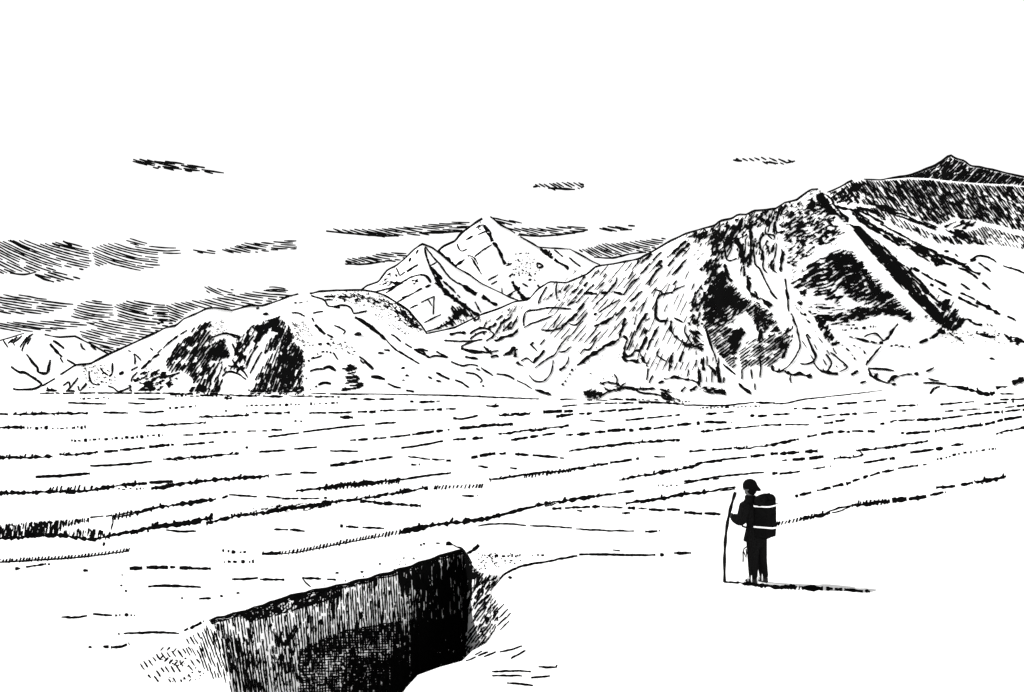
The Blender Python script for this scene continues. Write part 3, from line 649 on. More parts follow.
# ---- person's cast shadow line, inked onto the snow from the feet rightwards
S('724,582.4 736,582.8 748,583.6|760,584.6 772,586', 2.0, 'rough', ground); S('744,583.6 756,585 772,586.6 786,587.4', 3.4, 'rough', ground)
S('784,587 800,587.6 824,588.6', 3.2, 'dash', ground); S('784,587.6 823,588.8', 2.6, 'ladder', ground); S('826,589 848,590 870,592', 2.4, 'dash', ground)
# ---- around the crevasse
S('436,543 440,543|446,543.4 455,545.5 463,550|479,545 474,549.5 467,553', 2.6, 'rough'); dot(421, 545, 1.2); dot(424, 544, 1.4)
stipple('392,560 414,556 418,562 400,567', 20, (.6, 1)); dot(380, 564, 1.4); dot(362, 572, 1.6); dot(337, 573, 1.6)
S('302,578.5 318,579 336,579.6', 2.2, 'dash'); S('303,579 306,583 311,587', 1.5)
for k in range(95):
    x = random.uniform(478, 524); y = random.uniform(553.5, 573)
    if y < 571 - (x - 478) * .16 and random.random() < 1.15 - (x - 478) / 55: dot(x, y, random.uniform(.6, 1.0), ground)
S('482,555 500,556 520,556|532,555.4 544,555', 2, 'dot'); dot(510, 577.6, 1.8)
S('61.4,617 75,617.5 87,615.7', 2.2); S('93,614 105,615 112,615.4', 2.2); S('115,615.4 136,615', 2.2, 'dot'); S('123.6,633.6 138,633 160,632.4 179,633.5', 2.3, 'line'); S('103,647 118,647 129.5,643.5', 2.2, 'dash'); dot(90, 647, 1.8); dot(119, 634, 1.2)
S('129.5,568.5 150,567.6 170,567.5 192,568', 2.4, 'dash'); S('191,568.6 211,569', 2.6); S('148,586.4 170,586 201,587.4', 2.5); S('232,579.4 248,579 258,578', 2.4); S('260,579 285.5,579.4', 2.4, 'dash')
S('181,598.4 183,598.4|199,598.4 211,598.4|83,570.5 93,571|15,569 30,567 50,564', 2.2, 'dash'); dot(221.5, 596, 1.5); dot(238, 593, 1.5); dot(126, 591, 1.4); dot(122, 575, 1); dot(121, 585.6, 1.2)
S('184,631 192,627 204,621', 2.2, 'dash')
stipple('300,590 350,578 400,564 400,568 350,582 300,594', 30, (.6, 1.0), ground)
RIMLINE = RIM[4:4 + 28]
for dy, w_, sf in ((.1, 1.25, ground), (1.2, 1.1, crev)):
    ribbon([(x0 + (x1 - x0) * q / 5, y0 + (y1 - y0) * q / 5 + dy) for (x0, y0), (x1, y1) in zip(RIMLINE, RIMLINE[1:]) for q in range(5)], w_, sf, taper=.05, wob=.1, rough=.25)
for dy, sf in ((2.4, crev), (4.0, crev)):
    S('|'.join('%.1f,%.1f %.1f,%.1f' % (x0, y0 + dy, x1, y1 + dy) for (x0, y0), (x1, y1) in zip(RIMLINE, RIMLINE[1:])), 1.5, 'rough', sf)
S('492,672 510,671 531,671.4|492,676 508,675.6 522,676|538.5,667 548,667.4 556,667.4 557,665|531,678 550,676|507,683 520,684 533,685.6|499.6,652 510,650 522,646|510.7,658.5 525.5,650.5|478,656 488,652|484,657 496,652', 1.9, 'line', ground)
for q in ((0, 0), (3, 4), (-2, 8), (1, 12), (-4, -5)):
    S('%g,%g %g,%g' % (499 + q[0], 618 + q[1], 508 + q[0], 609 + q[1]), 1.3, 'line', ground)
fill('470,560 480,572 486,584 482,598 474,612 468,620 471,600 476,580', .45, 60, 8, 1.5, soft=0, seed=131, surf=crev)
S('475,655 482,651|466,661 476,657', 1.4, 'line', ground)
# crumbly dashes where the crevasse runs out
hatch('204,624 214,630 224,652 229,676 214,680 204,670 198,650', -70, 2.9, 1.4, seg=(12, 34), gap=(2, 6))
hatch('184,640 198,632 206,650 200,664 188,660', -60, 4.2, 1.4, seg=(5, 11), gap=(3, 7))
hatch('138,664 160,652 176,650 190,646 204,662 200,676 176,684 150,682', -55, 5, 1.6, seg=(5, 10), gap=(5, 10))
hatch('160,645 176,648 190,660 176,668 160,660', 50, 5, 1.6, seg=(4, 8), gap=(4, 9))
stipple('160,655 200,655 205,680 170,684', 30, (.6, 1.1))
# crevasse walls
cw = dict(surf=crev)
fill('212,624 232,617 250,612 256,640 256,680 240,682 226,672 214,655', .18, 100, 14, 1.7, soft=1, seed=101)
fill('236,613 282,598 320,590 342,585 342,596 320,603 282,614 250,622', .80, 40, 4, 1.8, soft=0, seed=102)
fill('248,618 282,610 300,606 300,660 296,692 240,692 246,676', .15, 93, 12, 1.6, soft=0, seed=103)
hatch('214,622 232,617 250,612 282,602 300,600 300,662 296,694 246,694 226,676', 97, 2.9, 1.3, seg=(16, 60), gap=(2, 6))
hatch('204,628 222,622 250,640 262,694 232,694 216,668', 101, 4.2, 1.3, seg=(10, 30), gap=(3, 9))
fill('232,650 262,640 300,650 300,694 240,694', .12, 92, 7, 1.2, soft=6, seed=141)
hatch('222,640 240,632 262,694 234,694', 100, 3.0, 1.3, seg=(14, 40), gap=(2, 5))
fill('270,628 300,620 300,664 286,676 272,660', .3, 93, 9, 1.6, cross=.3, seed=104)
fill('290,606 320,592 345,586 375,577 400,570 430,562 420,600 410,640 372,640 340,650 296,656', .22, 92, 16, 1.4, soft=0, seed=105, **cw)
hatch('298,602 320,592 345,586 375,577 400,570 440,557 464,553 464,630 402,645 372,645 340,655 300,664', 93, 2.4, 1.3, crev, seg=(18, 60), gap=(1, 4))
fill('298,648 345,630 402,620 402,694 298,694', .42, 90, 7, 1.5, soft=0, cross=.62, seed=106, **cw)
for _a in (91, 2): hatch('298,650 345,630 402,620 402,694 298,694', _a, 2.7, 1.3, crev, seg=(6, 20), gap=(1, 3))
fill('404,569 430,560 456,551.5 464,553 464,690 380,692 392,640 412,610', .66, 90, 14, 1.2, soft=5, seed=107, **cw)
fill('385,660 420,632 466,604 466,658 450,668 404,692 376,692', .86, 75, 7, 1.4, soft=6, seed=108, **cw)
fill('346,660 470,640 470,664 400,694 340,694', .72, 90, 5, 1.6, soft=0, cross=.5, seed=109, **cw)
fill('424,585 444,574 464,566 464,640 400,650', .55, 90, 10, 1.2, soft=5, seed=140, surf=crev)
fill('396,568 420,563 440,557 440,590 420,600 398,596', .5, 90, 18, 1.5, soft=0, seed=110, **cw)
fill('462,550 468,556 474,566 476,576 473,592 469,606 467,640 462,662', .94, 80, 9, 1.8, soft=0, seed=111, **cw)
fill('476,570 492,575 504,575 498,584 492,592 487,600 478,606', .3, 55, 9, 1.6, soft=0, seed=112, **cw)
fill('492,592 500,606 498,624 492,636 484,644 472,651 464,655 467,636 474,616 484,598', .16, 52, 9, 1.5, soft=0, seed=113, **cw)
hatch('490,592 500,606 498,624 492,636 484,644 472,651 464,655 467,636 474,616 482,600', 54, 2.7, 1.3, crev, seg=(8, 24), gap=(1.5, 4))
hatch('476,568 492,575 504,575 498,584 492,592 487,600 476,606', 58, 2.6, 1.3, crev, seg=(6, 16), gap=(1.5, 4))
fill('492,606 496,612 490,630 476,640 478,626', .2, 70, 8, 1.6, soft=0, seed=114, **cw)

# ---- build the surfaces
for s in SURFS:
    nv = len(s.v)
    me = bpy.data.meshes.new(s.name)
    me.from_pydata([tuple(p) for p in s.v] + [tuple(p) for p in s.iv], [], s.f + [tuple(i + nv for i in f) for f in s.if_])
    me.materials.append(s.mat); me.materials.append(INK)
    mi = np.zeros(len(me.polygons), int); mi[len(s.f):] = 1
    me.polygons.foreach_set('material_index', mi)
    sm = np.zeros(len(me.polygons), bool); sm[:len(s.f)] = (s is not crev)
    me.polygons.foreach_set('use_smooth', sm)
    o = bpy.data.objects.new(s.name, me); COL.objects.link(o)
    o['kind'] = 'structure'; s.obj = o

# ================================================================== things
def mesh_obj(name, V, Fc, mat, parent=None, smooth=True):
    me = bpy.data.meshes.new(name); me.from_pydata([tuple(v) for v in V], [], Fc); me.materials.append(mat)
    if smooth: me.polygons.foreach_set('use_smooth', np.ones(len(me.polygons), bool))
    o = bpy.data.objects.new(name, me); COL.objects.link(o)
    if parent: o.parent = parent
    return o
def tag(o, label, cat, group=None):
    o['label'] = label; o['category'] = cat
    if group: o['group'] = group
    return o

# ---- clouds: bundles of long dark wisps hanging far behind the peaks
def cloud(label, parts, D=8500, w=1.5):
    kids = []
    V, Fc = [], []
    for q in parts:
        poly, ang, sp = q[0], q[1], q[2]; bend = q[3] if len(q) > 3 else -.08; ww = (q[4] if len(q) > 4 else w) * 1.12
        seg = q[5] if len(q) > 5 else (18, 46)
        if sp == 0: lines = [resample(pts(d), 1.5) for d in poly.split('|')]
        else: lines = hatch_lines(pts(poly), ang, sp * .8, bend * 2, seg=seg, gap=(1, 2.5), jit=.5)
        groups = [[l] for l in lines] if sp == 0 else [lines]
        for g in groups:
            V, Fc = [], []
            for l in g:
                if sp and len(l) > 12: l = l[random.randint(0, 1):len(l) - random.randint(0, 2)]
                if len(l) < 2: continue
                n = len(l); d0 = D + random.uniform(-250, 250); o = random.random() * 60
                P3 = [P(x, y, d0) for x, y in l]
                R_ = [max(.35, ww * (.5 + .5 * math.sin(math.pi * (.1 + .8 * i / (n - 1)))) * (1 + .5 * (float(vnoise(i * .5 + o, o)) - .5))) * .5 * d0 / F for i in range(n)]
                tube_into(V, Fc, P3, R_, 4)
            if V: kids.append((V, Fc))
    c = sum((sum(V, Vector()) / len(V) for V, _ in kids), Vector()) / len(kids)
    if len(kids) == 1:
        ob = mesh_obj('cloud', [v - c for v in kids[0][0]], kids[0][1], INK)
    else:
        ob = bpy.data.objects.new('cloud', None); COL.objects.link(ob)
        for V, Fc in kids: mesh_obj('wisp', [v - c for v in V], Fc, INK, ob)
    ob.location = c
    return tag(ob, label, 'cloud', 'streaky clouds in the sky')

cloud('long dark streaky cloud at the left edge, uppermost of the left cloud bank', [
    ('-60,240 10,240 24,239 40,244 60,241 74,243 84,247 92,250 92,268 82,270 75,267 60,269 55,272 38,272 15,275 8,274 -60,276', -20, 3.1, -.09, 1.6, (40, 90)),
    ('91,246.5 104,244 118,242 126,246 145,246 160,247 183,248 183,253 160,255 158,262 161,266 150,269 135,272 118,266 108,264 95,268 93,258', -12, 3.1, -.08, 1.5, (40, 90)),
    ('124,240 131,238 144,241 150,245 136,246', -14, 3, 0, 1.4),
    ('34,274 56,271 70,276 82,279 70,283 52,280 44,280', -16, 3.0, 0, 1.9),
    ('10,240 19,245 30,249|35,275 44,279 54,282|52,243 60,246.5|63,241 72,246|10,273 24,274.5 36,272', 0, 0, 0, 2.0)])
cloud('thin broken streaky cloud trailing right of the long left cloud above the snow hill', [
    ('188,247 200,250 218,250 216,254 198,253', -10, 2.6, 0, 1.5),
    ('219,250 232,247 240,243 262,242 280,241 297,239 297,249 280,250 266,252 250,253 232,253', -9, 2.6, -.05, 1.6, (14, 30))])
cloud('small dark wedge of cloud at the left edge, pointed at its right end', [
    ('-60,296 12,294 27,296 44,298 56,302 74,304 62,310 40,315 20,314 -60,312', -9, 3.0, -.03, 1.7, (30, 70))])
cloud('broad grey streaky cloud resting along the crest of the snow hill', [
    ('70,317 76,303 92,300 114,304 114,318 100,320 84,322', -9, 3.1, -.06, 1.6, (24, 50)),
    ('114,304 124,301 136,300 160,304 168,304 170,320 160,324 140,322 117,318', -10, 3.0, -.06, 1.7, (24, 50)),
    ('166,304 186,301 212,298 236,294 262,290 288,288 292,296 262,304 236,309 215,307 200,309 184,318 170,326', -13, 3.2, -.05, 1.6, (22, 50)),
    ('84,322 116,319 170,321 182,318 160,331 134,343 112,354 96,346 88,342 80,336 76,331 100,327', -11, 3.2, -.05, 1.5, (24, 50))])
cloud('thin flat cloud layer just above the small hill at the left edge', [
    ('-60,322 10,322 30,321 60,320 84,323 112,320 86,326 62,330 36,333 12,331 -60,332', -8, 2.8, -.04, 1.6, (26, 60))])
cloud('small curled wisps of cloud just above the broad cloud over the snow hill', [
    ('203,284 214,287 234,290 240,295 220,296 206,292', -20, 3.0, -.1, 1.4), ('262,289 276,285 288,287 290,291 272,292', -4, 2.6, .1, 1.5)])
cloud('high narrow dark cloud alone in the upper left sky', [
    ('129,160 140,158 152,161 164,164 158,170 144,166', -16, 2.4, 0, 1.9, (12, 26)),
    ('152,160 172,161 194,165 214,170 227,173 210,174 188,171 166,170 160,166', -10, 2.2, 0, 2.0, (12, 26))], w=2)
cloud('long flat dark cloud band running behind the left shoulder of the far peak', [
    ('324,228 344,229 366,229 400,227 430,224 468,220 474,226 462,232 430,235 384,238 348,234', -10, 2.5, -.06, 1.6, (18, 36)),
    ('326,231 345,233 384,236 400,235|420,233 450,232 466,231', 0, 0, 0, 2.2)])
cloud('short dark cloud left of the sub peak, just under the long band', [
    ('344,259 366,256 384,252 405,253 412,256 396,262 366,265 345,265', -11, 2.4, -.05, 1.6, (14, 28)), ('346,264 366,264 392,260', 0, 0, 0, 2.0)])
cloud('small dark cloud touching the right side of the far peak top', [
    ('490,217 504,219 530,224 512,225 498,224', -14, 2.3, 0, 1.7)])
cloud('flat streaky cloud just right of the far peak below its top', [
    ('504,227 526,228 548,227 574,226 589,228 588,231 570,235 540,237 522,235', -9, 2.4, -.05, 1.6, (16, 34)), ('518,235 540,236 566,234 588,230', 0, 0, 0, 2.0)])
cloud('tiny thin cloud right of the flat streaky cloud by the far peak', [
    ('597,229 606,226 618,226 632,229 616,232', -13, 2.4, 0, 1.6), ('628,225.6 635,226|620,230 632,229.6', 0, 0, 0, 1.8)])
cloud('wide slanting grey cloud in the gap between the far peak and the right mountain', [
    ('576,250 584,248 604,243 620,242 644,240 668,237 660,246 650,253 630,254 612,258 596,257', -20, 2.6, -.08, 1.6, (14, 40)), ('594,257 612,258 630,254 646,252', 0, 0, 0, 2.0)])
cloud('tiny high cloud with dark knots at both ends above the far peak', [
    ('532,184 545,183 560,182 582,182 584,189 560,191 542,189', -28, 3.0, 0, 1.6, (7, 14)), ('533,187 538,186|580,184 584,185|581,188 584,186|548,188 575,189.5', 0, 0, 0, 2.4)])
cloud('faint high scattered cloud above the mountain on the right', [
    ('732,158 745,158 760,157 796,160 794,164 774,166 750,162', -24, 3.4, 0, 1.8, (6, 12)), ('733,160 742,161|766,162 778,163.5|786,163 795,161', 0, 0, 0, 2.2)])

# ---- boulders
def boulder(x, y, r, label):
    h = ALL.ray_cast(ORG, ray(x, y))
    D = h[0].y; R_ = r * D / F
    bm = bmesh.new(); bmesh.ops.create_icosphere(bm, subdivisions=3, radius=R_)
    o_ = random.random() * 50
    for v in bm.verts:
        d = v.co.normalized()
        k = .78 + .5 * float(vnoise(d.x * 1.7 + o_, d.y * 1.7 + d.z * 1.3, 2))
        v.co = Vector((v.co.x * 1.25, v.co.y * 1.1, v.co.z * .85)) * k
    me = bpy.data.meshes.new('boulder'); bm.to_mesh(me); bm.free(); me.materials.append(ROCK)
    o = bpy.data.objects.new('boulder', me); COL.objects.link(o); o.location = h[0] + Vector((0, 0, R_ * .15))
    tag(o, label, 'boulder', 'dark boulders lying in the snow')
boulder(266, 314.7, 2.2, 'dark boulder just below the snow hill\'s crest, above the black cliff')
boulder(358, 335, 2.8, 'large dark boulder on the snow hill\'s bare right slope under its stippled shoulder')
boulder(403, 368.5, 1.7, 'topmost of three dark boulders clustered low on the snow hill\'s right slope')
boulder(407, 376, 1.7, 'rightmost of three dark boulders clustered low on the snow hill\'s right slope')
boulder(403.5, 380.5, 1.2, 'smallest and lowest of three dark boulders clustered low on the snow hill')
boulder(992, 359.5, 2.0, 'lone dark boulder on the white apron below the right mountain')

# ---- person
PD = 20.75
def L(x, y, dy=0.0): return Vector(((x - 512) / F * (PD + dy) - (757 - 512) / F * PD, dy, (583 - y) / F * PD))
BASE = Vector(((757 - 512) / F * PD, PD, 0))
Fd = Vector((-.80, .60, 0)); Rt = Vector((.60, .80, 0)); Bk = -Fd; UP = Vector((0, 0, 1))

def rings_mesh(V, Fc, rings, n=20):
    """rings: (centre, axis_a, axis_b) closed tube with rounded ends"""
    base = len(V)
    for c, a, b in rings:
        for k in range(n):
            t = 2 * math.pi * k / n; V.append(c + a * math.cos(t) + b * math.sin(t))
    m = len(rings)
    for i in range(m - 1):
        for k in range(n):
            p = base + i * n + k; q = base + i * n + (k + 1) % n; Fc.append((p, q, q + n, p + n))
    Fc.append(tuple(base + k for k in range(n))[::-1]); Fc.append(tuple(base + (m - 1) * n + k for k in range(n)))
def limb(V, Fc, P3, R_, n=14):
    pp, rr = [], []
    q = [tuple(p) for p in P3]
    for i in range(len(P3) - 1):
        for j in range(5):
            t = j / 5; pp.append(P3[i].lerp(P3[i + 1], t)); rr.append(R_[i] + (R_[i + 1] - R_[i]) * t)
    pp.append(P3[-1]); rr.append(R_[-1])
    for _ in range(3):
        pp = [pp[0]] + [(pp[i - 1] + pp[i] * 2 + pp[i + 1]) / 4 for i in range(1, len(pp) - 1)] + [pp[-1]]
    pp = [pp[0] - (pp[1] - pp[0]).normalized() * rr[0] * .5] + pp + [pp[-1] + (pp[-1] - pp[-2]).normalized() * rr[-1] * .5]
    rr = [rr[0] * .6] + rr + [rr[-1] * .6]
    tube_into(V, Fc, pp, rr, n)
def ball(V, Fc, c, rx, ry, rz, ax=None, n=16):
    ax = ax or (Rt, Fd, UP)
    base = len(V); m = n // 2
    for i in range(1, m):
        ph = math.pi * i / m
        for k in range(n):
            t = 2 * math.pi * k / n
            V.append(c + ax[0] * (rx * math.sin(ph) * math.cos(t)) + ax[1] * (ry * math.sin(ph) * math.sin(t)) + ax[2] * (rz * math.cos(ph)))
    for i in range(m - 2):
        for k in range(n):
            p = base + i * n + k; q = base + i * n + (k + 1) % n; Fc.append((p, q, q + n, p + n))
    Fc.append(tuple(base + k for k in range(n))[::-1]); Fc.append(tuple(base + (m - 2) * n + k for k in range(n)))
def remeshed(name, V, Fc, mat, parent, vox=.008, it=3):
    o = mesh_obj(name, V, Fc, mat, None)
    r = o.modifiers.new('r', 'REMESH'); r.mode = 'VOXEL'; r.voxel_size = vox
    s_ = o.modifiers.new('s', 'SMOOTH'); s_.factor = .5; s_.iterations = it
    dg = bpy.context.evaluated_depsgraph_get(); dg.update()
    me = bpy.data.meshes.new_from_object(o.evaluated_get(dg))
    me.name = name; o.modifiers.clear(); old = o.data; o.data = me; bpy.data.meshes.remove(old)
    me.polygons.foreach_set('use_smooth', np.ones(len(me.polygons), bool))
    if not me.materials: me.materials.append(mat)
    o.name = name; o.parent = parent
    return o

person = bpy.data.objects.new('person', None); COL.objects.link(person); person.location = BASE
tag(person, 'person in dark coat and hat seen from behind, standing on snow with a tall stick', 'person')

chest = L(751.5, 509); pelvis = L(756, 536); neck = L(750.5, 497); head = L(750, 488.5)
shl = L(745.5, 503.5, -.15); elb = L(741.5, 520.5, -.16); hand = L(730.2, 515.5, .0)
shr = L(757, 503.5, .15); elr = L(757, 521, .26); har = L(748, 514, .27)
hipl = L(753, 537, -.07); knl = L(753, 560, -.08); anl = L(753.3, 578, -.08)
hipr = L(760, 537, .07); knr = L(761.5, 559, .05); anr = L(764, 578, .06)
# body: one continuous figure
V, Fc = [], []
rings_mesh(V, Fc, [(pelvis + UP * z, Rt * a, Fd * b) for z, a, b in ((-.12, .10, .08), (-.06, .16, .11), (.05, .165, .115), (.16, .15, .10))] +
           [(chest + UP * z, Rt * a, Fd * b) for z, a, b in ((-.1, .155, .105), (.0, .175, .115), (.1, .17, .105), (.17, .11, .08), (.2, .06, .06))])
limb(V, Fc, [chest + UP * .15, neck, head - UP * .05], [.07, .058, .06])
ball(V, Fc, head + UP * .015, .076, .098, .115)
ball(V, Fc, head + Fd * .045 - UP * .055, .052, .055, .06)                      # jaw
ball(V, Fc, head + Fd * .108 - UP * .012, .014, .022, .026)                     # nose
ball(V, Fc, head + Fd * .088 - UP * .055, .026, .014, .010)                     # lips
ball(V, Fc, head + Fd * .086 + UP * .03, .055, .016, .012)                      # brow
for sgn in (-1, 1):
    ball(V, Fc, head + Rt * (sgn * .078) - UP * .005, .012, .022, .032)         # ears
    ball(V, Fc, head + Rt * (sgn * .032) + Fd * .085 + UP * .008, .014, .012, .011)
for a, b, c in ((shl, elb, hand), (shr, elr, har)):
    wr = b.lerp(c, .86)
    limb(V, Fc, [a, b, wr], [.058, .045, .032])
for a, b, c in ((hipl, knl, anl), (hipr, knr, anr)): 
    limb(V, Fc, [a, b, c], [.085, .06, .042])
    limb(V, Fc, [c - UP * .03, c - UP * .05 + Vector((-.42, .91, 0)) * .14], [.045, .03])
# hands: palm, four fingers closed round the shaft, thumb from the side
def make_hand(wr, c, shaft, out, mirror):
    fw = (c - wr).normalized()
    sd = shaft.normalized()
    nrm = fw.cross(sd).normalized() * mirror
    palm = c - fw * .035 + nrm * .012
    ball(V, Fc, palm, .046, .020, .042, (fw, nrm, sd))
    for k in range(4):
        o_ = sd * (.034 - .0225 * k); ln = (.9, 1.0, .95, .78)[k]
        b0 = palm + fw * .035 + o_
        b1 = b0 + fw * .030 * ln - nrm * .006
        b2 = b1 + fw * .006 - nrm * .030 * ln
        b3 = b2 - fw * .026 * ln - nrm * .004
        limb(V, Fc, [b0 - fw * .02, b0, b1, b2, b3], [.0095, .0095, .0092, .0085, .0075], 8)
    t0 = palm - fw * .02 + sd * .03
    limb(V, Fc, [t0, t0 + sd * .022 - nrm * .018 + fw * .012, t0 + sd * .02 - nrm * .036 + fw * .036], [.013, .011, .009], 8)
stick_pts = [L(735.4, 492, -.03), L(732, 503, -.01), L(728.8, 515, .0), L(726.3, 530, .03), L(725, 545, .06), L(724.4, 562, .09), L(724.6, 583, .12)]
make_hand(elb, hand, stick_pts[1] - stick_pts[3], Rt, 1)
make_hand(elr, har, UP, Rt, -1)
body = remeshed('body', V, Fc, SKINM, person, .0062, 2)
# coat with sleeves
V, Fc = [], []
hem = L(755, 541.5); 
rings_mesh(V, Fc, [(hem + UP * .0, Rt * .19, Fd * .185), (hem + UP * .02, Rt * .205, Fd * .2), (pelvis + UP * .08, Rt * .20, Fd * .18), (pelvis + UP * .2, Rt * .19, Fd * .155),
                   (chest - UP * .08, Rt * .20, Fd * .15), (chest + UP * .05, Rt * .215, Fd * .15), (chest + UP * .13, Rt * .20, Fd * .13), (chest + UP * .19, Rt * .12, Fd * .1), (neck + UP * .0, Rt * .085, Fd * .085), (neck + UP * .035, Rt * .082, Fd * .082)], 24)
for a, b, c in ((shl, elb, hand), (shr, elr, har)):
    limb(V, Fc, [a - UP * .01 - Rt * .0, b, b.lerp(c, .5), b.lerp(c, .72)], [.105, .098, .085, .068])
coat = remeshed('coat', V, Fc, CLOTH, person, .010, 3)
# trousers
V, Fc = [], []
rings_mesh(V, Fc, [(pelvis + UP * z, Rt * a, Fd * b) for z, a, b in ((-.2, .12, .10), (-.1, .175, .14), (.06, .18, .14))])
for a, b, c in ((hipl, knl, anl), (hipr, knr, anr)):
    limb(V, Fc, [a - UP * .02, a.lerp(b, .5), b, b.lerp(c, .5), c + UP * .02], [.122, .108, .094, .085, .074])
remeshed('trousers', V, Fc, CLOTH, person, .010, 3)
# boots and gaiters
for c in (anl, anr):
    V, Fc = [], []
    ft = Vector((c.x, c.y, 0)); Ff = Vector((-.42, .91, 0)); Rf = Vector((.91, .42, 0))
    limb(V, Fc, [c + UP * .03, c - UP * .02], [.062, .058])
    rings_mesh(V, Fc, [(ft + Ff * d + UP * z, Rf * a, UP * b) for d, z, a, b in ((-.085, .035, .03, .028), (-.07, .045, .045, .043), (.0, .05, .048, .048), (.09, .042, .052, .04), (.16, .034, .05, .033), (.2, .03, .03, .026), (.212, .03, .012, .012))])
    boot = remeshed('boot', V, Fc, LEATHER, person, .008, 2)
    V, Fc = [], []
    for k in range(5):
        t = k / 5 * 2 * math.pi + .4
        pc = c + Vector((math.cos(t) * .088, math.sin(t) * .088, 0))
        tube_into(V, Fc, [pc - UP * .045, pc + UP * .0, pc + UP * (.05 + .02 * (k % 2))], [.010, .011, .006], 6)
    mesh_obj('gaiter_lacing', V, Fc, GAITER, boot)
# hat with drooping brim
V, Fc = [], []
hc = head + UP * .055
rings_mesh(V, Fc, [(hc + UP * z, Rt * a, Fd * a * 1.1) for z, a in ((-.06, .112), (-.03, .116), (.02, .116), (.06, .1), (.09, .075), (.108, .04), (.114, .012))], 24)
bx = (Rt, Fd, UP)
for k in range(1):
    rings_mesh(V, Fc, [(hc - UP * .035 + Bk * .02 + UP * z, Rt * a + UP * 0, Bk * b - UP * .05) for z, a, b in ((-.012, .112, .135), (.0, .118, .142), (.03, .105, .12))], 24)
limb(V, Fc, [hc + Bk * .06 - UP * .01, hc + Bk * .19 - UP * .075], [.075, .022], 10)
remeshed('hat', V, Fc, CLOTH2, person, .007, 2)
V, Fc = [], []
ball(V, Fc, head - UP * .02 + Bk * .035, .088, .085, .10)
remeshed('hair', V, Fc, CLOTH2, body, .009, 2)
# scarf round the neck, rope end hanging at the hip
V, Fc = [], []
rings_mesh(V, Fc, [(neck + UP * z, Rt * a, Fd * a) for z, a in ((-.05, .085), (-.03, .1), (.01, .1), (.03, .085))], 20)
mesh_obj('scarf', V, Fc, CLOTH, person)
V, Fc = [], []
rp_ = [L(746.5, 545, -.24), L(744, 546.5, -.27), L(743, 550, -.28), L(743.2, 556, -.28), L(743, 559.5, -.27)]
tube_into(V, Fc, rp_, .012, 6); tube_into(V, Fc, [L(746, 547, -.26), L(746.5, 551, -.28), L(746, 556, -.27), L(744.8, 552, -.28), L(743.4, 549, -.28)], .011, 6)
mesh_obj('rope_end', V, Fc, CLOTH2, coat)

# ---- backpack: top-level, on the person's back
pk = bpy.data.objects.new('backpack', None); COL.objects.link(pk)
PC = L(763.6, 516.5) ; PC.y = -.13
pk.location = BASE + PC
tag(pk, 'bulky dark backpack bound by two pale straps, on the standing person\'s back', 'backpack')
def rbox(V, Fc, c, a, b, hz, z0, z1, n=32, e=.28, rows=10, tap=.06):
    base = len(V)
    for i in range(rows + 1):
        z = z0 + (z1 - z0) * i / rows; q = i / rows
        k = 1 - tap * abs(2 * q - 1) ** 4
        for j in range(n):
            t = 2 * math.pi * j / n; ct, st = math.cos(t), math.sin(t)
            V.append(c + Rt * (a * k * math.copysign(abs(ct) ** e, ct)) + Bk * (b * k * math.copysign(abs(st) ** e, st)) + UP * z)
    for i in range(rows):
        for j in range(n):
            p = base + i * n + j; q = base + i * n + (j + 1) % n; Fc.append((p, q, q + n, p + n))
    Fc.append(tuple(base + k for k in range(n))[::-1]); Fc.append(tuple(base + rows * n + k for k in range(n)))
Z = Vector((0, 0, 0))
V, Fc = [], []
rbox(V, Fc, Z, .186, .145, 0, -.33, .30, e=.34)
ball(V, Fc, Z - UP * .30 + Bk * .0, .15, .115, .075)
remeshed('bag', V, Fc, CLOTH2, pk, .010, 3)
V, Fc = [], []                                   # bedroll lying across the top
limb(V, Fc, [UP * .29 - Rt * .19 - Bk * .02, UP * .31 + Bk * .0, UP * .29 + Rt * .19 + Bk * .02], [.1, .108, .1], 18)
remeshed('bedroll', V, Fc, CLOTH, pk, .010, 2)
V, Fc = [], []                                   # side pouch
ball(V, Fc, Bk * .14 - UP * .05, .10, .05, .13)
remeshed('pouch', V, Fc, CLOTH2, pk, .010, 2)
def strap_ring(z, dz, w_):
    V, Fc = [], []; n = 40; 
    for k in range(n):
        t = 2 * math.pi * k / n; ct, st = math.cos(t), math.sin(t)
        p = Rt * (.196 * math.copysign(abs(ct) ** .36, ct)) + Bk * (.192 * math.copysign(abs(st) ** .6, st) if st > 0 else .155 * math.copysign(abs(st) ** .36, st)) + UP * (z + dz * ct)
        V += [p - UP * w_ / 2, p + UP * w_ / 2]
    for k in range(n):
        a = 2 * k; b = 2 * ((k + 1) % n); Fc.append((a, b, b + 1, a + 1))
    mesh_obj('strap', V, Fc, STRAPM, pk)
strap_ring(.215, .016, .024); strap_ring(-.165, -.012, .028)
for sg in (-1, 1):                               # shoulder straps
    V, Fc = [], []
    tube_into(V, Fc, [UP * .22 + Rt * (sg * .1) - Bk * .10, UP * .27 + Rt * (sg * .12) - Bk * .20, UP * .24 + Rt * (sg * .13) - Bk * .34, UP * .05 + Rt * (sg * .14) - Bk * .42, -UP * .16 + Rt * (sg * .19) - Bk * .33, -UP * .22 + Rt * (sg * .13) - Bk * .1], .018, 8)
    mesh_obj('shoulder_strap', V, Fc, CLOTH, pk)
for sg in (-1, 1):                               # carrying loops over the bedroll
    V, Fc = [], []
    tube_into(V, Fc, [UP * .24 + Rt * (sg * .1) + Bk * .12, UP * .33 + Rt * (sg * .1) + Bk * .12, UP * .405 + Rt * (sg * .1) + Bk * .03, UP * .38 + Rt * (sg * .1) - Bk * .07], .012, 6)
    mesh_obj('lashing', V, Fc, CLOTH2, pk)

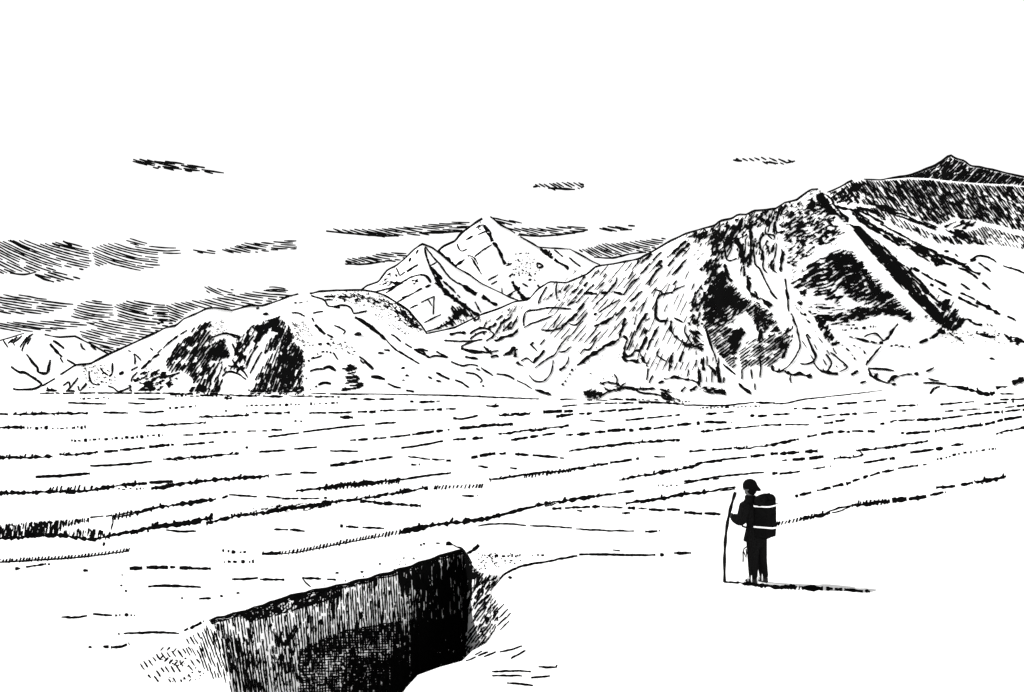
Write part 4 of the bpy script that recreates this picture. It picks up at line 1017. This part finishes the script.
# ---- walking stick: top-level, in the left hand
V, Fc = [], []
sp = resample([tuple(p) for p in stick_pts], .06) if False else stick_pts
fine = []
for i in range(len(sp) - 1):
    for j in range(6): fine.append(sp[i].lerp(sp[i + 1], j / 6))
fine.append(sp[-1])
for _ in range(6): fine = [fine[0]] + [(fine[i - 1] + fine[i] * 2 + fine[i + 1]) / 4 for i in range(1, len(fine) - 1)] + [fine[-1]]
b0 = sp[-1]
tube_into(V, Fc, [p - b0 for p in fine], [.026 + .005 * math.sin(i * .9) for i in range(len(fine))], 10)
st = mesh_obj('walking_stick', V, Fc, WOOD); st.location = BASE + b0
tag(st, 'tall dark slightly bent walking stick planted in the snow, held in the person\'s left hand', 'walking stick')

# ================================================================== light
world = bpy.data.worlds.new('World'); scene.world = world; world.use_nodes = True
nt = world.node_tree; bg = nt.nodes['Background']
sun_dir = Vector((-.70, .29, .67)).normalized()
el = math.asin(sun_dir.z); rot = math.atan2(sun_dir.x, sun_dir.y)
sky = nt.nodes.new('ShaderNodeTexSky'); sky.sky_type = 'NISHITA'; sky.sun_disc = False
sky.sun_elevation = el; sky.sun_rotation = rot
bw = nt.nodes.new('ShaderNodeRGBToBW'); nt.links.new(sky.outputs['Color'], bw.inputs['Color'])
mul = nt.nodes.new('ShaderNodeMath'); mul.operation = 'MULTIPLY'; mul.inputs[1].default_value = .02
nt.links.new(bw.outputs['Val'], mul.inputs[0])
tc = nt.nodes.new('ShaderNodeTexCoord'); sx = nt.nodes.new('ShaderNodeSeparateXYZ'); nt.links.new(tc.outputs['Generated'], sx.inputs['Vector'])
rp2 = nt.nodes.new('ShaderNodeValToRGB')                      # bright white haze low in the sky, dim overhead
e = rp2.color_ramp.elements
e[0].position = 0; e[0].color = (1.0, 1.0, 1.0, 1); e[1].position = .36; e[1].color = (1.0, 1.0, 1.0, 1)
q = rp2.color_ramp.elements.new(.60); q.color = (.03, .03, .03, 1)
nt.links.new(sx.outputs['Z'], rp2.inputs['Fac'])
back = nt.nodes.new('ShaderNodeMapRange'); back.inputs['From Min'].default_value = -.1; back.inputs['From Max'].default_value = .8
back.inputs['To Min'].default_value = 1.0; back.inputs['To Max'].default_value = 3.6      # unseen sky behind the camera, brightened to fill the facing slopes
dp = nt.nodes.new('ShaderNodeVectorMath'); dp.operation = 'DOT_PRODUCT'; dp.inputs[1].default_value = (.6, -.8, 0)
nt.links.new(tc.outputs['Generated'], dp.inputs[0]); nt.links.new(dp.outputs['Value'], back.inputs['Value'])
hz = nt.nodes.new('ShaderNodeMath'); hz.operation = 'MULTIPLY'
nt.links.new(rp2.outputs['Color'], hz.inputs[0]); nt.links.new(back.outputs['Result'], hz.inputs[1])
add = nt.nodes.new('ShaderNodeMath'); add.operation = 'ADD'
nt.links.new(hz.outputs['Value'], add.inputs[0]); nt.links.new(mul.outputs['Value'], add.inputs[1])
nt.links.new(add.outputs['Value'], bg.inputs['Color']); bg.inputs['Strength'].default_value = 1.0
sd = bpy.data.lights.new('sun', 'SUN'); sd.energy = 5.0; sd.angle = math.radians(.5); sd.color = (1, .995, .985)
so = bpy.data.objects.new('sun', sd); COL.objects.link(so)
so.rotation_euler = (-sun_dir).to_track_quat('-Z', 'Y').to_euler(); so.location = (-50, 0, 80)

scene.view_settings.view_transform = 'Standard'; scene.view_settings.look = 'None'; scene.view_settings.exposure = 0
